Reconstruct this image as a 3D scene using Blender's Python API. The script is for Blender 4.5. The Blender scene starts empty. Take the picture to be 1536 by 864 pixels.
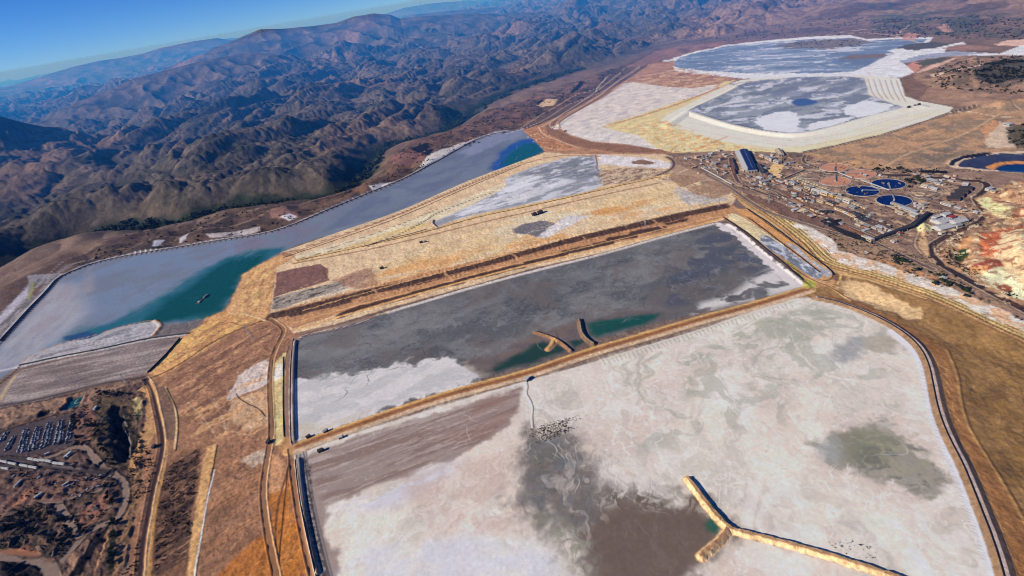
import bpy, bmesh, math, random, time
import numpy as np
T0 = time.time()
COARSE = 1.0          # grid coarseness (1 = final)
random.seed(7)
rng = np.random.default_rng(11)
scene = bpy.context.scene
COL = scene.collection

# ------------------------------------------------------------------ camera
FPX, CAM_H = 840.0, 850.0            # focal length in photo pixels, flying height in metres
HZ0, HZS = 106.0, 0.172              # horizon line in the photo
ROLL = math.atan(HZS)
PITCH = math.atan((432 - (HZ0 - 768 * HZS)) * math.cos(ROLL) / FPX)
CR, SR, CP, SP = math.cos(ROLL), math.sin(ROLL), math.cos(PITCH), math.sin(PITCH)

def ray(x, y):
    u, v = x - 768.0, 432.0 - y
    a = u * CR + v * SR
    b = -u * SR + v * CR
    return a, FPX * CP + b * SP, -FPX * SP + b * CP

def at(x, y, z=0.0):
    """point of the ground (height z) surveyed at photo pixel x, y"""
    a, f, d = ray(x, y)
    t = (z - CAM_H) / d
    return a * t, f * t

def pt(x, y, r):
    """point at ground distance r in the direction of pixel x, y: gives its height too"""
    a, f, d = ray(x, y)
    t = r / math.hypot(a, f)
    return a * t, f * t, CAM_H + d * t

def W(pts):
    return np.array([at(x, y) for x, y in pts], dtype=np.float64)

cam = bpy.data.cameras.new('camera')
cam.sensor_width = 36.0
cam.lens = FPX / 1536 * 36
cam.clip_start = 1.0
cam.clip_end = 400000.0
camo = bpy.data.objects.new('camera', cam)
COL.objects.link(camo)
from mathutils import Matrix, Vector
fwd = Vector((0, CP, -SP))
up0 = Vector((0, SP, CP)); rt0 = Vector((1, 0, 0))
# pixel u axis = rt0*CR - up0*SR ; pixel v axis = rt0*SR + up0*CR
rt = rt0 * CR - up0 * SR
up = rt0 * SR + up0 * CR
camo.matrix_world = Matrix((
    (rt.x, up.x, -fwd.x, 0), (rt.y, up.y, -fwd.y, 0), (rt.z, up.z, -fwd.z, CAM_H), (0, 0, 0, 1)))
scene.camera = camo

# ------------------------------------------------------------------ noise
def _tables(seed):
    g = np.random.default_rng(seed)
    p = g.permutation(256).astype(np.int32)
    a = g.uniform(0, 2 * np.pi, 256)
    return p, np.cos(a).astype(np.float32), np.sin(a).astype(np.float32)
_TB = {}
def perlin(x, y, seed=0):
    if seed not in _TB: _TB[seed] = _tables(seed)
    p, gx, gy = _TB[seed]
    xf = np.floor(x); yf = np.floor(y)
    xi = xf.astype(np.int32) & 255; yi = yf.astype(np.int32) & 255
    fx = (x - xf).astype(np.float32); fy = (y - yf).astype(np.float32)
    xi1 = (xi + 1) & 255; yi1 = (yi + 1) & 255
    h00 = p[(p[xi] + yi) & 255]; h10 = p[(p[xi1] + yi) & 255]
    h01 = p[(p[xi] + yi1) & 255]; h11 = p[(p[xi1] + yi1) & 255]
    n00 = gx[h00] * fx + gy[h00] * fy
    n10 = gx[h10] * (fx - 1) + gy[h10] * fy
    n01 = gx[h01] * fx + gy[h01] * (fy - 1)
    n11 = gx[h11] * (fx - 1) + gy[h11] * (fy - 1)
    u = fx * fx * fx * (fx * (fx * 6 - 15) + 10)
    v = fy * fy * fy * (fy * (fy * 6 - 15) + 10)
    a = n00 + u * (n10 - n00); b = n01 + u * (n11 - n01)
    return (a + v * (b - a)) * 1.5

def fbm(x, y, lam, oct=4, seed=0, gain=0.5):
    s = np.zeros_like(x, dtype=np.float32); a = 1.0; t = 0; f = 1.0 / lam
    for o in range(oct):
        s += a * perlin(x * f + 17.3 * o, y * f - 9.1 * o, seed + o); t += a
        a *= gain; f *= 2.03
    return s / t

def sstep(a, b, x):
    t = np.clip((x - a) / (b - a + 1e-9), 0, 1)
    return t * t * (3 - 2 * t)

def chaikin(P, n=1, closed=False):
    for _ in range(n):
        Q = []
        m = len(P)
        rngk = range(m) if closed else range(m - 1)
        if not closed: Q.append(P[0])
        for i in rngk:
            a, b = P[i], P[(i + 1) % m]
            Q.append(a * .75 + b * .25); Q.append(a * .25 + b * .75)
        if not closed: Q.append(P[-1])
        P = np.array(Q)
    return P

def dist_line(P, x, y):
    """distance to polyline, and running length along it"""
    best = np.full(x.shape, 1e12, dtype=np.float32); L = np.zeros(x.shape, dtype=np.float32); side = np.zeros(x.shape, dtype=np.float32)
    acc = 0.0
    for i in range(len(P) - 1):
        ax, ay = P[i]; bx, by = P[i + 1]
        dx, dy = bx - ax, by - ay
        l = math.hypot(dx, dy)
        if l < 1e-6: continue
        t = np.clip(((x - ax) * dx + (y - ay) * dy) / (l * l), 0, 1)
        ex = x - ax - t * dx; ey = y - ay - t * dy
        d = ex * ex + ey * ey
        m = d < best
        best = np.where(m, d, best)
        L = np.where(m, acc + t * l, L)
        side = np.where(m, np.sign(dx * (y - ay) - dy * (x - ax)), side)
        acc += l
    return np.sqrt(best), L, side

def sd_poly(P, x, y):
    """signed distance, positive inside"""
    best = np.full(x.shape, 1e12, dtype=np.float32); ins = np.zeros(x.shape, dtype=bool)
    n = len(P)
    for i in range(n):
        ax, ay = P[i]; bx, by = P[(i + 1) % n]
        dx, dy = bx - ax, by - ay
        l2 = dx * dx + dy * dy + 1e-9
        t = np.clip(((x - ax) * dx + (y - ay) * dy) / l2, 0, 1)
        ex = x - ax - t * dx; ey = y - ay - t * dy
        best = np.minimum(best, ex * ex + ey * ey)
        c = (ay > y) != (by > y)
        if abs(by - ay) > 1e-9:
            ins ^= c & (x < (bx - ax) * (y - ay) / (by - ay) + ax)
    d = np.sqrt(best)
    return np.where(ins, d, -d)

# ------------------------------------------------------------------ the terrain grid (fine near, wide far)
AZ = np.radians(np.arange(-64, 64, 0.078 * COARSE))
dep = np.arange(66, 9, -0.072 * COARSE)
r_near = CAM_H / np.tan(np.radians(dep))
r_far = r_near[-1] * np.cumprod(np.full(int(660 / COARSE), 1 + 0.0048 * COARSE))
R = np.concatenate([r_near, r_far])
NA, NR = len(AZ), len(R)
GX = (R[:, None] * np.sin(AZ)[None, :]).astype(np.float32).ravel()
GY = (R[:, None] * np.cos(AZ)[None, :]).astype(np.float32).ravel()
GR = np.repeat(R.astype(np.float32), NA)
GZ = np.zeros_like(GX)
GC = np.zeros((len(GX), 3), dtype=np.float32)       # linear base colour
GZONE = np.zeros(len(GX), dtype=np.int16)           # 0 = ground
GWET = np.zeros(len(GX), dtype=np.float32)
print('grid', NR, NA, len(GX))

K_ALB = np.array([1.0, 1.0, 1.0])
def lin(c):
    c = np.array(c, dtype=float) / 255
    c = np.where(c <= 0.04045, c / 12.92, ((c + 0.055) / 1.055) ** 2.4)
    return np.clip(c / K_ALB, 0.004, 0.86)

def sel(P, pad):
    x0, y0 = P.min(0) - pad; x1, y1 = P.max(0) + pad
    return np.nonzero((GX > x0) & (GX < x1) & (GY > y0) & (GY < y1))[0]

ZONES = {}
def zone_id(name):
    if name not in ZONES: ZONES[name] = len(ZONES) + 1
    return ZONES[name]

def mixcol(idx, al, col, tex=None):
    c = lin(col)[None, :]
    if tex is not None: c = c * tex[:, None]
    GC[idx] = GC[idx] * (1 - al[:, None]) + c * al[:, None]

def texture(x, y, amp, lam, ang=None, stretch=1.0, seed=3):
    if ang is not None:
        ca, sa = math.cos(ang), math.sin(ang)
        x, y = (x * ca + y * sa) / stretch, (-x * sa + y * ca)
    return 1 + amp * fbm(x, y, lam, 4, seed, 0.6) * 1.6

def poly(pts, col, soft=4.0, warp=0.0, wl=60.0, op=1.0, amp=0.12, lam=40.0, ang=None, stretch=1.0, zone=None, smooth=0, seed=1, inset=0, nz=False, zz=None):
    P = W(pts)
    if smooth: P = chaikin(P, smooth, True)
    i = sel(P, soft + warp + 5)
    if not len(i): return
    x, y = GX[i], GY[i]
    d = sd_poly(P, x, y) - inset
    if warp: d = d + warp * 2 * fbm(x, y, wl, 4, seed + 40, 0.6)
    al = sstep(-soft, soft, d) * op
    mixcol(i, al, col, texture(x, y, amp, lam, ang, stretch, seed))
    if zone: GZONE[i[d > 0]] = zone_id(zone)
    if zz is not None:
        a = sstep(-soft, soft, d); GZ[i] = GZ[i] * (1 - a) + zz * a

def mott(pts, col, lam=80.0, thr=0.1, sh=0.12, op=0.8, ang=None, stretch=1.0, soft=20.0, warp=0.0, seed=5, wamp=0.0, oct=5, smooth=0):
    """clouds of another colour inside a polygon"""
    P = W(pts)
    if smooth: P = chaikin(P, smooth, True)
    i = sel(P, soft)
    if not len(i): return
    x, y = GX[i], GY[i]
    d = sd_poly(P, x, y)
    m = d > -soft
    i = i[m]; x = x[m]; y = y[m]; d = d[m]
    if not len(i): return
    if wamp:
        x2 = x + wamp * fbm(x, y, lam * 1.7, 3, seed + 7); y2 = y + wamp * fbm(x, y, lam * 1.7, 3, seed + 9)
    else: x2, y2 = x, y
    if ang is not None:
        ca, sa = math.cos(ang), math.sin(ang)
        x2, y2 = (x2 * ca + y2 * sa) / stretch, (-x2 * sa + y2 * ca)
    n = fbm(x2, y2, lam, oct, seed, 0.62)
    al = sstep(thr - sh, thr + sh, n) * sstep(-soft, soft, d) * op
    mixcol(i, al, col)

def line(pts, col, w, soft=2.0, op=1.0, amp=0.1, lam=20.0, smooth=2, zone=None, dash=None, off=0.0, wob=0.0, seed=2, h=None):
    """a stroke w metres wide"""
    P = W(pts)
    if smooth: P = chaikin(P, smooth)
    if off: P = offset(P, off)
    i = sel(P, w + soft + wob + 5)
    if not len(i): return
    x, y = GX[i], GY[i]
    d, L, s = dist_line(P, x, y)
    ww = w / 2
    # never thinner than the grid can carry
    cell = np.maximum(GR[i] * math.radians(0.078) * 0.75, 0.6)
    hw = np.maximum(ww, cell * 0.6)
    fade = np.minimum(1.0, ww / (cell * 0.6))
    if wob: d = d + wob * fbm(x, y, 30.0, 3, seed + 3)
    al = (1 - sstep(hw - np.maximum(soft, cell * .5), hw + np.maximum(soft, cell * .5), d)) * op * (0.4 + 0.6 * fade)
    if dash: al = al * (np.mod(L, dash[0]) < dash[1])
    mixcol(i, al, col, texture(x, y, amp, lam, seed=seed))
    if h is not None:
        GZ[i] = GZ[i] + h * (1 - sstep(hw * .4, hw * 1.3 + 2, d))
    if zone: GZONE[i[d < hw]] = zone_id(zone)

def offset(P, o):
    P = np.asarray(P, dtype=float)
    t = np.gradient(P, axis=0); t /= np.linalg.norm(t, axis=1)[:, None] + 1e-9
    return P + np.stack([-t[:, 1], t[:, 0]], 1) * o

def dike(pts, crest, w, slope=0.5, col=None, colside=None, smooth=2, zone=None, rough=0.8, base=0.0, taper=False):
    """raise an embankment: flat crest w wide, straight batters"""
    P = W(pts)
    if smooth: P = chaikin(P, smooth)
    reach = w / 2 + crest / slope + 3
    i = sel(P, reach + 5)
    if not len(i): return
    x, y = GX[i], GY[i]
    d, L, s = dist_line(P, x, y)
    c = crest
    if rough: d = d + rough * fbm(x, y, 14.0, 3, 31) * (GR[i] < 2200)
    z = c - np.maximum(0, d - w / 2) * slope
    up = z > GZ[i] + 0.0
    m = up & (d < reach)
    if col is not None:
        al = sstep(reach, reach - 4, d); mixcol(i, al * (GZ[i] < c), colside if colside else col, texture(x, y, .14, 12, seed=9))
        al = 1 - sstep(w / 2 - 1, w / 2 + 1.5, d); mixcol(i, al, col, texture(x, y, .08, 12, seed=9))
    GZ[i] = np.where(m, z, GZ[i])
    if zone: GZONE[i[d < reach - 1]] = zone_id(zone)

def hole(pts, depth, slope=0.6, warp=0.0, smooth=1, wl=50.0):
    P = W(pts)
    if smooth: P = chaikin(P, smooth, True)
    i = sel(P, 5)
    if not len(i): return
    x, y = GX[i], GY[i]
    d = sd_poly(P, x, y)
    if warp: d = d + warp * fbm(x, y, wl, 3, 77)
    GZ[i] -= np.clip(d * slope, 0, depth)

def mound(pts, height, slope=0.5, warp=0.0, smooth=1, wl=50.0):
    hole(pts, -0.0, slope) if False else None
    P = W(pts)
    if smooth: P = chaikin(P, smooth, True)
    i = sel(P, 5)
    if not len(i): return
    x, y = GX[i], GY[i]
    d = sd_poly(P, x, y)
    if warp: d = d + warp * fbm(x, y, wl, 3, 78)
    GZ[i] += np.clip(d * slope, 0, height)
# ------------------------------------------------------------------ hills
def A(p, q):
    a = at(*p); b = at(*q)
    return math.atan2(b[1] - a[1], b[0] - a[0])

RIVER = [(-300,480),(0,385),(60,352),(130,333),(190,323),(250,325),(330,300),(400,288),(480,281),(525,265),(545,235),(566,210),(645,193),(680,175),(745,140),(812,119),(872,101),(915,97),(945,82),(985,68),(1030,60),(1080,57)]
rv = chaikin(W(RIVER), 2)
NWP = np.array(list(rv) + [(9000, 9500), (60000, 60000), (60000, 300000), (-300000, 300000), (-300000, 3000)])
d_nw = sd_poly(NWP, GX, GY)
d_rv = np.abs(d_nw)
EAST = [(985,66),(1040,62),(1100,56),(1160,52),(1220,48),(1300,46),(1400,46),(1470,50),(1536,46),(1700,38),(1900,38)]
ev = W(EAST)
EP = np.array(list(ev) + [(60000, 20000), (60000, 300000), (30000, 60000), (9000, 16000)])
d_e = sd_poly(EP, GX, GY)
# base colours
site = lin((128, 106, 92)); hill = lin((104, 92, 78)); hill2 = lin((68, 66, 54)); hill3 = lin((134, 108, 88))
n1 = fbm(GX, GY, 420, 5, 60, .6); n2 = fbm(GX, GY, 90, 4, 64, .6)
GC[:] = site[None, :] * (1 + .35 * n1 + .25 * n2)[:, None]
a = sstep(-500, 300, d_nw)
hc = hill[None, :] * (1 - sstep(-.15, .3, n1)[:, None]) + hill2[None, :] * sstep(-.15, .3, n1)[:, None]
hc = hc + (hill3 - hill)[None, :] * sstep(.1, .4, fbm(GX, GY, 1500, 3, 69))[:, None] * .7
hc = hc * (1 + .35 * n2)[:, None]
ae = sstep(-200, 300, d_e)
hc = hc * (1 - ae[:, None]) + ae[:, None] * (lin((142, 116, 98))[None, :] * (1 + .4 * n2)[:, None] * (1 - .45 * sstep(.0, .2, fbm(GX, GY, 500, 4, 71, .6)))[:, None])
am = np.maximum(a, ae)[:, None]
GC[:] = GC * (1 - am) + hc * am

# eroded relief: rounded spurs, sharp gullies
wx = GX + 260 * fbm(GX, GY, 1400, 3, 80) ; wy = GY + 260 * fbm(GX, GY, 1400, 3, 83)
def billow(x, y, lam, seed): return np.abs(perlin(x / lam, y / lam, seed)) / 0.75
def relief():
    ca, sa = math.cos(.95), math.sin(.95)       # spurs run down to the river
    ux, uy = (wx * ca + wy * sa) / 1.55, -wx * sa + wy * ca
    b0 = billow(ux, uy, 2300, 90); b1 = billow(ux + 120 * b0, uy, 900, 91)
    b2 = billow(ux + 90 * b1, uy - 60 * b0, 370, 92); b3 = billow(ux - 50 * b2, uy + .2 * ux, 160, 93); b4 = billow(GX, GY, 75, 94)
    b5 = billow(GX, GY, 38, 85)
    sm = lambda b: b * (1.6 - .6 * b)
    ramp = sstep(0, 1500, d_nw)
    h = (120 * b0 + 120 * sm(b1) * (.4 + b0)) * (.35 + .65 * ramp) + 92 * sm(b2) * (.4 + .8 * b1) * (.6 + .4 * ramp) + 36 * b3 * (.4 + b2) + 15 * b4 * (.4 + b3) + 4 * b5 * (.4 + b4)
    return h, b1, b2
hh, b1, b2 = relief()
big = fbm(GX, GY, 7000, 3, 99)
wm = sstep(0, 330, d_nw + 150 * fbm(GX, GY, 500, 3, 86))
far = sstep(5000, 13000, GR)
GZ += wm * (hh * (.98 + .35 * big + .1 * far) - 25) - 38 * np.exp(-(d_rv / 150.0) ** 2) * (d_rv < 900) * (GX < at(880, 101)[0]) - 30 * sstep(-350, 0, d_nw) * (1 - wm)
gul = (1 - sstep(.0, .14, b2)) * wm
GC *= (1 - .45 * gul)[:, None]  # gully shade painted into the hill colour
GC *= (1 + .5 * wm * fbm(GX, GY, 45, 3, 161, .7))[:, None]
rt_ = wm * sstep(.25, .6, fbm(GX, GY, 330, 3, 163)) * .5
GC[:] = GC * (1 - rt_[:, None]) + lin((158, 134, 116))[None, :] * rt_[:, None]
we = sstep(0, 1500, d_e)
hE = 60 * billow(wx, wy, 1500, 95) + 45 * billow(wx, wy, 620, 96) + 18 * billow(wx, wy, 260, 97) + 6 * b2
GZ += we * (hE * (1.2 + far * 1.2) * (1 - .8 * wm) + 60 * sstep(500, 6000, d_e))
# hill flanks between the river and the reservoir
dn = -d_nw
apron = sstep(0, 120, dn) * (1 - sstep(500, 900, dn))
GZ += np.where(GX < 2600, apron * (16 * b2 + 26 * billow(wx, wy, 260, 98) * .8 - 6), 0)

def ridge(pts, r, width, seed=0, lift=0.0, asym=0.6):
    """a mountain range along pixel skyline pts at distance r"""
    global GZ
    Q = []
    for p in pts:
        rr = p[2] if len(p) > 2 else r
        Q.append(pt(p[0], p[1], rr))
    Q = np.array(Q); P2 = Q[:, :2]
    i = sel(P2, width * 3.2)
    x, y = GX[i], GY[i]
    d, L, s = dist_line(P2, x, y)
    seg = np.concatenate([[0], np.cumsum(np.linalg.norm(np.diff(P2, axis=0), axis=1))])
    z = np.interp(L, seg, Q[:, 2] + GR[i].mean() * 0) + GR[i] ** 2 / (2 * 6.37e6)
    n = billow(x + .3 * y, y, width * .45, seed) * .5 + billow(x, y + .2 * x, width * .22, seed + 1) * .25
    dd = d * (1 + .9 * n) / width
    prof = np.exp(-dd ** 1.5 * 1.1)
    endf = np.minimum(1, 1.0)
    h = (z + lift) * prof * (1 - .22 * n * sstep(0.02, .4, d / width))
    GZ[i] = np.maximum(GZ[i], h + .35 * GZ[i] * (1 - prof))
ridge([(338,66),(365,54),(390,44),(425,43),(470,39),(505,34),(530,25),(560,20),(585,22),(600,28),(640,24),(680,22)], 13500, 2300, 110)
ridge([(150,140),(200,118),(250,105),(300,92),(335,85),(370,80)], 10500, 1300, 113)
ridge([(-60,168),(0,174),(28,182),(66,190)], 6800, 500, 116)
ridge([(20,128),(70,112),(110,100),(150,91),(180,87),(215,80),(240,72),(290,62),(325,57),(345,60)], 26000, 3600, 119)
ridge([(180,92),(240,76),(300,63),(340,58)], 42000, 4500, 122)
ridge([(560,26),(590,17),(605,12),(640,6),(670,3),(705,1),(740,6),(800,6)], 36000, 4200, 125)
ridge([(620,22),(660,18),(700,14),(760,10),(850,4),(950,0)], 19000, 2500, 128)
ridge([(860,100,8600),(905,72,9000),(930,62,9400),(960,50,10200)], 9000, 900, 131)
ridge([(1000,8),(1040,0),(1100,-6)], 15000, 1500, 134)
ridge([(1150,10,11500),(1215,3,11500),(1240,14,11000)], 11000, 700, 137)

# river wood and flats
for k, (wd, cc, op) in enumerate([(190, (78,68,50), .5), (110, (46,58,36), .85), (40, (30,44,28), .9)]):
    i = np.nonzero((d_rv < wd * 2) & (GX < at(880, 101)[0]))[0]
    dd = d_rv[i] + wd * .9 * fbm(GX[i], GY[i], 160, 3, 140 + k)
    mixcol(i, (1 - sstep(wd * .55, wd, dd)) * op, cc)
poly([(120,336),(190,318),(260,318),(330,306),(440,290),(445,296),(330,318),(250,332),(180,340)], (48,62,38), 60, 60, op=.7)
poly([(655,168),(690,165),(700,173),(668,180)], (60,80,42), 30, 20, op=.9)
# ================================================================== the works: land surfaces traced on the survey
SAND=(214,172,118); PALE=(232,212,180); WHITE=(214,206,206); BROWN=(150,112,84); OCHRE=(205,158,98); DK=(96,72,58)

# ---- slopes between river and reservoir (dark brown, cut by tracks)
poly([(0,512),(0,430),(60,410),(100,385),(150,368),(200,340),(250,345),(330,325),(400,310),(450,300),(520,285),(560,262),(575,240),(600,222),(660,190),(700,180),(750,160),(800,150),(860,140),(930,100),(990,70),(1000,110),(930,128),(840,185),(790,200),(700,235),(600,280),(500,320),(400,360),(200,390),(85,425)],
     (100,80,68), 40, 60, wl=150, amp=.35, lam=90)
mott([(0,500),(80,400),(200,350),(400,300),(560,262),(660,190),(840,130),(960,90),(900,140),(790,200),(640,255),(440,340),(200,385)], (62,56,48), 120, .08, .1, .7, seed=12, wamp=60)
mott([(420,330),(500,290),(560,262),(620,210),(760,160),(900,110),(880,150),(780,192),(690,218),(560,285),(470,325)], (136,98,76), 90, .05, .1, .65, seed=14, wamp=60)
poly([(590,233),(615,225),(640,232),(636,244),(600,250),(582,243)], (128,92,84), 8, 15, amp=.1)
poly([(618,222),(640,218),(650,228),(652,236),(640,240),(632,232),(622,230)], (22,24,32), 8, 15)
poly([(405,320),(425,312),(440,318),(445,328),(430,333),(408,330)], (150,112,98), 8, 15)
poly([(421,330),(436,324),(446,328),(434,333)], (205,200,205), 5, 3)
poly([(310,355),(390,341),(392,345),(380,350),(330,358),(316,359)], (178,168,165), 4, 3)
poly([(233,365),(248,361),(240,370),(230,373)], (200,198,205), 4, 3)
poly([(270,358),(285,352),(280,362),(270,366)], (170,168,175), 4, 3)
poly([(555,283),(570,277),(595,272),(590,276),(560,289)], (196,190,190), 4, 6)
poly([(640,238),(660,230),(690,215),(712,207),(705,213),(668,236),(645,248),(630,252)], (200,194,190), 4, 6)
for p in ([(0,470),(40,440),(60,425),(90,400),(140,372),(190,352),(240,340)], [(60,425),(110,398),(160,380),(230,360),(300,350),(370,335),(430,310),(480,295),(530,278)],
          [(240,372),(300,340),(350,325),(420,312),(470,300),(520,285)], [(560,255),(600,245),(650,225),(700,212),(750,196),(800,180),(850,158)],
          [(620,255),(660,225),(700,195),(760,175)], [(780,192),(820,172),(850,155),(900,140)]):
    line(p, (150,128,112), 8, 3, .75, smooth=2)
line([(0,476),(50,436),(95,403),(150,385)], (150,140,140), 9, 3, .6)

# ---- big reservoir
RES = [(-60,575),(0,512),(20,490),(45,462),(70,437),(85,418),(100,410),(140,394),(195,382),(260,372),(330,360),(400,350),(440,337),(470,324),(500,312),(530,299),(560,288),(600,271),(640,250),(680,228),(710,210),(745,198),(783,194),(790,200),(800,208),(818,226),(790,238),(745,256),(700,272),(650,295),(600,317),(560,333),(500,351),(450,366),(425,378),(395,393),(372,406),(362,412),(358,430),(350,442),(335,467),(320,471),(300,477),(275,485),(247,488),(238,483),(215,486),(180,493),(150,504),(135,509),(103,514),(75,524),(45,535),(30,546),(-20,585)]
poly(RES, (116,126,144), 3, amp=.06, lam=200, zone='tailings_beach', zz=0)
mott([(40,540),(80,430),(200,385),(360,360),(380,400),(250,450),(120,510)], (116,134,162), 260, -.1, .2, .8, wamp=120, seed=15)
mott([(-60,575),(0,512),(80,425),(120,430),(130,470),(90,510),(30,545)], (164,164,172), 180, -.25, .3, .9, ang=A((0,540),(100,430)), stretch=3, soft=60, seed=16)
mott([(90,400),(140,400),(140,440),(100,480),(40,530),(20,520)], (150,142,150), 120, 0, .2, .7, ang=A((30,540),(120,440)), stretch=3, seed=17)
mott([(270,380),(400,352),(500,315),(470,350),(400,385),(330,395)], (126,116,134), 150, .0, .15, .6, seed=18, wamp=60)
mott([(480,350),(560,290),(700,220),(780,196),(740,240),(600,315)], (96,108,134), 200, .0, .2, .6, seed=19, wamp=60)
poly([(690,228),(740,199),(783,194),(785,203),(750,215),(720,228),(700,236)], (140,146,176), 30, 20, op=.6)
TEAL = [(92,508),(105,500),(140,492),(175,478),(205,465),(235,450),(262,432),(290,410),(325,392),(350,383),(385,376),(428,370),(425,378),(395,393),(372,406),(362,412),(358,430),(350,442),(335,467),(320,471),(300,477),(275,485),(247,488),(238,483),(215,486),(180,493),(150,504),(135,509),(103,514),(90,512)]
poly(TEAL, (44,108,116), 40, 34, wl=120, amp=.05, smooth=1)
poly([(200,490),(230,465),(270,438),(300,415),(345,390),(392,380),(398,391),(372,406),(362,412),(356,430),(348,442),(333,464),(300,473),(247,484)], (4,84,72), 34, 24, amp=.06, wl=120)
poly([(95,505),(130,497),(150,500),(135,508),(103,514)], (52,84,120), 10, 8)
TE2 = [(733,256),(738,246),(745,236),(752,226),(765,216),(785,208),(803,209),(820,226),(790,239),(745,257)]
poly(TE2, (40,84,150), 30, 20, wl=80, smooth=1)
poly([(752,246),(765,228),(785,216),(806,214),(820,226),(790,239),(760,250)], (0,92,92), 30, 16, wl=80)
for t, s in ((TEAL, 10), (TE2, 14)):
    P = W(t); i = sel(P, 5); d = sd_poly(P, GX[i], GY[i]); k = i[d > s]; GZONE[k[GZONE[k] == zone_id('tailings_beach')]] = zone_id('water'); GZ[k] = -.4
ZW = ZONES['water']
# bank of the reservoir
dike([(-60,575),(0,512),(20,490),(45,462),(70,437),(85,418),(100,410),(140,394),(195,382),(260,372),(330,360),(400,350),(440,337),(470,324),(500,312),(530,299),(560,288),(600,271),(640,250),(680,228),(710,210),(745,198),(783,194)],
     5, 9, .35, (170,165,168), (128,122,128), zone='embankment.north')
poly([(-60,520),(0,470),(28,443),(45,425),(44,418),(75,412),(98,409),(84,419),(68,437),(42,462),(16,490),(-4,512),(-64,572)], (150,144,146), 4, 4, amp=.2, lam=18, ang=A((0,500),(80,420)), stretch=8)
mott([(-60,520),(0,470),(45,425),(98,409),(42,462),(-4,512),(-64,572)], (104,98,100), 22, .05, .05, .8, ang=A((0,500),(80,420)), stretch=10, soft=4, seed=22)
poly([(41,442),(46,432),(47,424),(52,425),(50,440),(42,452)], (150,150,84), 3, 3, op=.8)
poly([(48,440),(52,432),(70,424),(62,432),(52,444)], (116,88,76), 3, 3)
poly([(-60,500),(0,474),(26,445),(43,430),(42,442),(0,485)], (176,170,182), 4, 6, amp=.15, lam=14, ang=A((0,500),(80,420)), stretch=6)

# ---- lower left: terrace below the reservoir, striped dam face
poly([(-80,640),(0,558),(30,545),(45,532),(75,522),(103,512),(135,507),(172,492),(217,483),(232,481),(246,486),(240,492),(232,502),(222,506),(160,522),(90,536),(40,548),(0,556),(-80,640)], (172,168,172), 3, 5, amp=.08, lam=20, ang=A((40,545),(230,500)), stretch=5)
mott([(30,548),(100,515),(217,485),(230,500),(150,522),(60,545)], (120,120,128), 26, .12, .06, .7, ang=A((40,545),(230,500)), stretch=5, soft=5, seed=23)
line([(30,548),(45,532),(75,521),(103,511),(135,505),(172,492),(200,485),(218,481),(232,481)], (176,134,92), 5, 1.5)
line([(232,481),(240,485),(243,488),(238,494),(231,502)], (200,150,92), 6, 2)
poly([(246,486),(270,486),(300,478),(304,486),(290,498),(280,503),(232,504),(238,494)], (118,110,110), 3, 3, amp=.2, lam=12)
poly([(-80,760),(0,612),(-10,590),(30,556),(60,548),(130,531),(200,513),(270,507),(222,559),(150,577),(80,595),(0,612)], (142,128,124), 3, amp=.10, lam=30, ang=A((30,556),(270,507)), stretch=9, zone='ground.striped')
mott([(-80,660),(0,612),(30,556),(130,531),(200,513),(270,507),(222,559),(80,595)], (172,160,154), 22, .08, .04, .7, ang=A((30,556),(270,507)), stretch=14, soft=4, seed=24, oct=4)
mott([(-80,660),(0,612),(30,556),(130,531),(200,513),(270,507),(222,559),(80,595)], (112,98,94), 40, .12, .06, .6, ang=A((30,556),(270,507)), stretch=9, soft=4, seed=25)
line([(0,556),(40,548),(95,535),(150,525),(220,509),(285,501)], (184,180,184), 14, 3, .9)
line([(0,575),(20,560),(30,548)], (60,52,50), 6, 2)
line([(0,600),(12,578),(24,562)], (180,160,130), 12, 3)

# ---- centre left sands and brown slope
poly([(225,575),(222,558),(270,507),(290,497),(310,476),(335,467),(350,442),(358,430),(362,412),(395,393),(425,378),(445,383),(415,402),(412,420),(404,470),(430,488),(450,492),(440,540),(436,680),(475,870),(520,1000),(180,1000),(200,760),(215,640)], (160,118,88), 5, 6, amp=.12, lam=30)
poly([(358,430),(362,412),(395,393),(420,382),(440,386),(416,402),(412,420),(405,465),(400,478),(385,480),(355,478),(338,467),(350,442)], (206,160,108), 5, 8, amp=.12, lam=25, ang=A((360,470),(400,400)), stretch=3)
mott([(358,430),(395,393),(416,402),(405,465),(355,478)], (226,182,116), 34, .08, .08, .8, seed=26, ang=A((360,470),(400,400)), stretch=2)
mott([(358,430),(395,393),(416,402),(405,465),(355,478)], (170,120,76), 20, .15, .08, .8, seed=27, ang=A((360,470),(400,400)), stretch=3)
poly([(222,560),(268,508),(290,498),(310,478),(335,468),(400,480),(380,486),(345,500),(310,520),(280,540),(240,568)], (206,156,98), 5, 10, amp=.14, lam=24, ang=A((225,565),(380,480)), stretch=4)
mott([(222,560),(268,508),(310,478),(400,480),(345,500),(240,568)], (168,122,82), 26, .1, .08, .8, seed=28, ang=A((225,565),(380,480)), stretch=4)
mott([(222,560),(268,508),(310,478),(400,480),(345,500),(240,568)], (228,182,104), 26, .1, .08, .8, seed=29, ang=A((225,565),(380,480)), stretch=4)
mott([(228,575),(290,540),(400,485),(432,500),(408,560),(405,640),(300,640),(225,600)], (126,90,70), 40, .06, .08, .75, seed=30, ang=A((225,600),(400,500)), stretch=4)
mott([(228,575),(290,540),(400,485),(432,500),(408,560),(405,640),(300,640),(225,600)], (196,150,110), 26, .18, .06, .7, seed=31, ang=A((225,600),(400,500)), stretch=3)
line([(402,480),(385,484),(350,497),(310,518),(280,540),(245,560),(215,570),(180,580),(130,595)], (96,70,52), 7, 2)
line([(402,480),(360,490),(345,480),(310,500),(300,512)], (120,84,58), 4, 2, .7)
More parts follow.
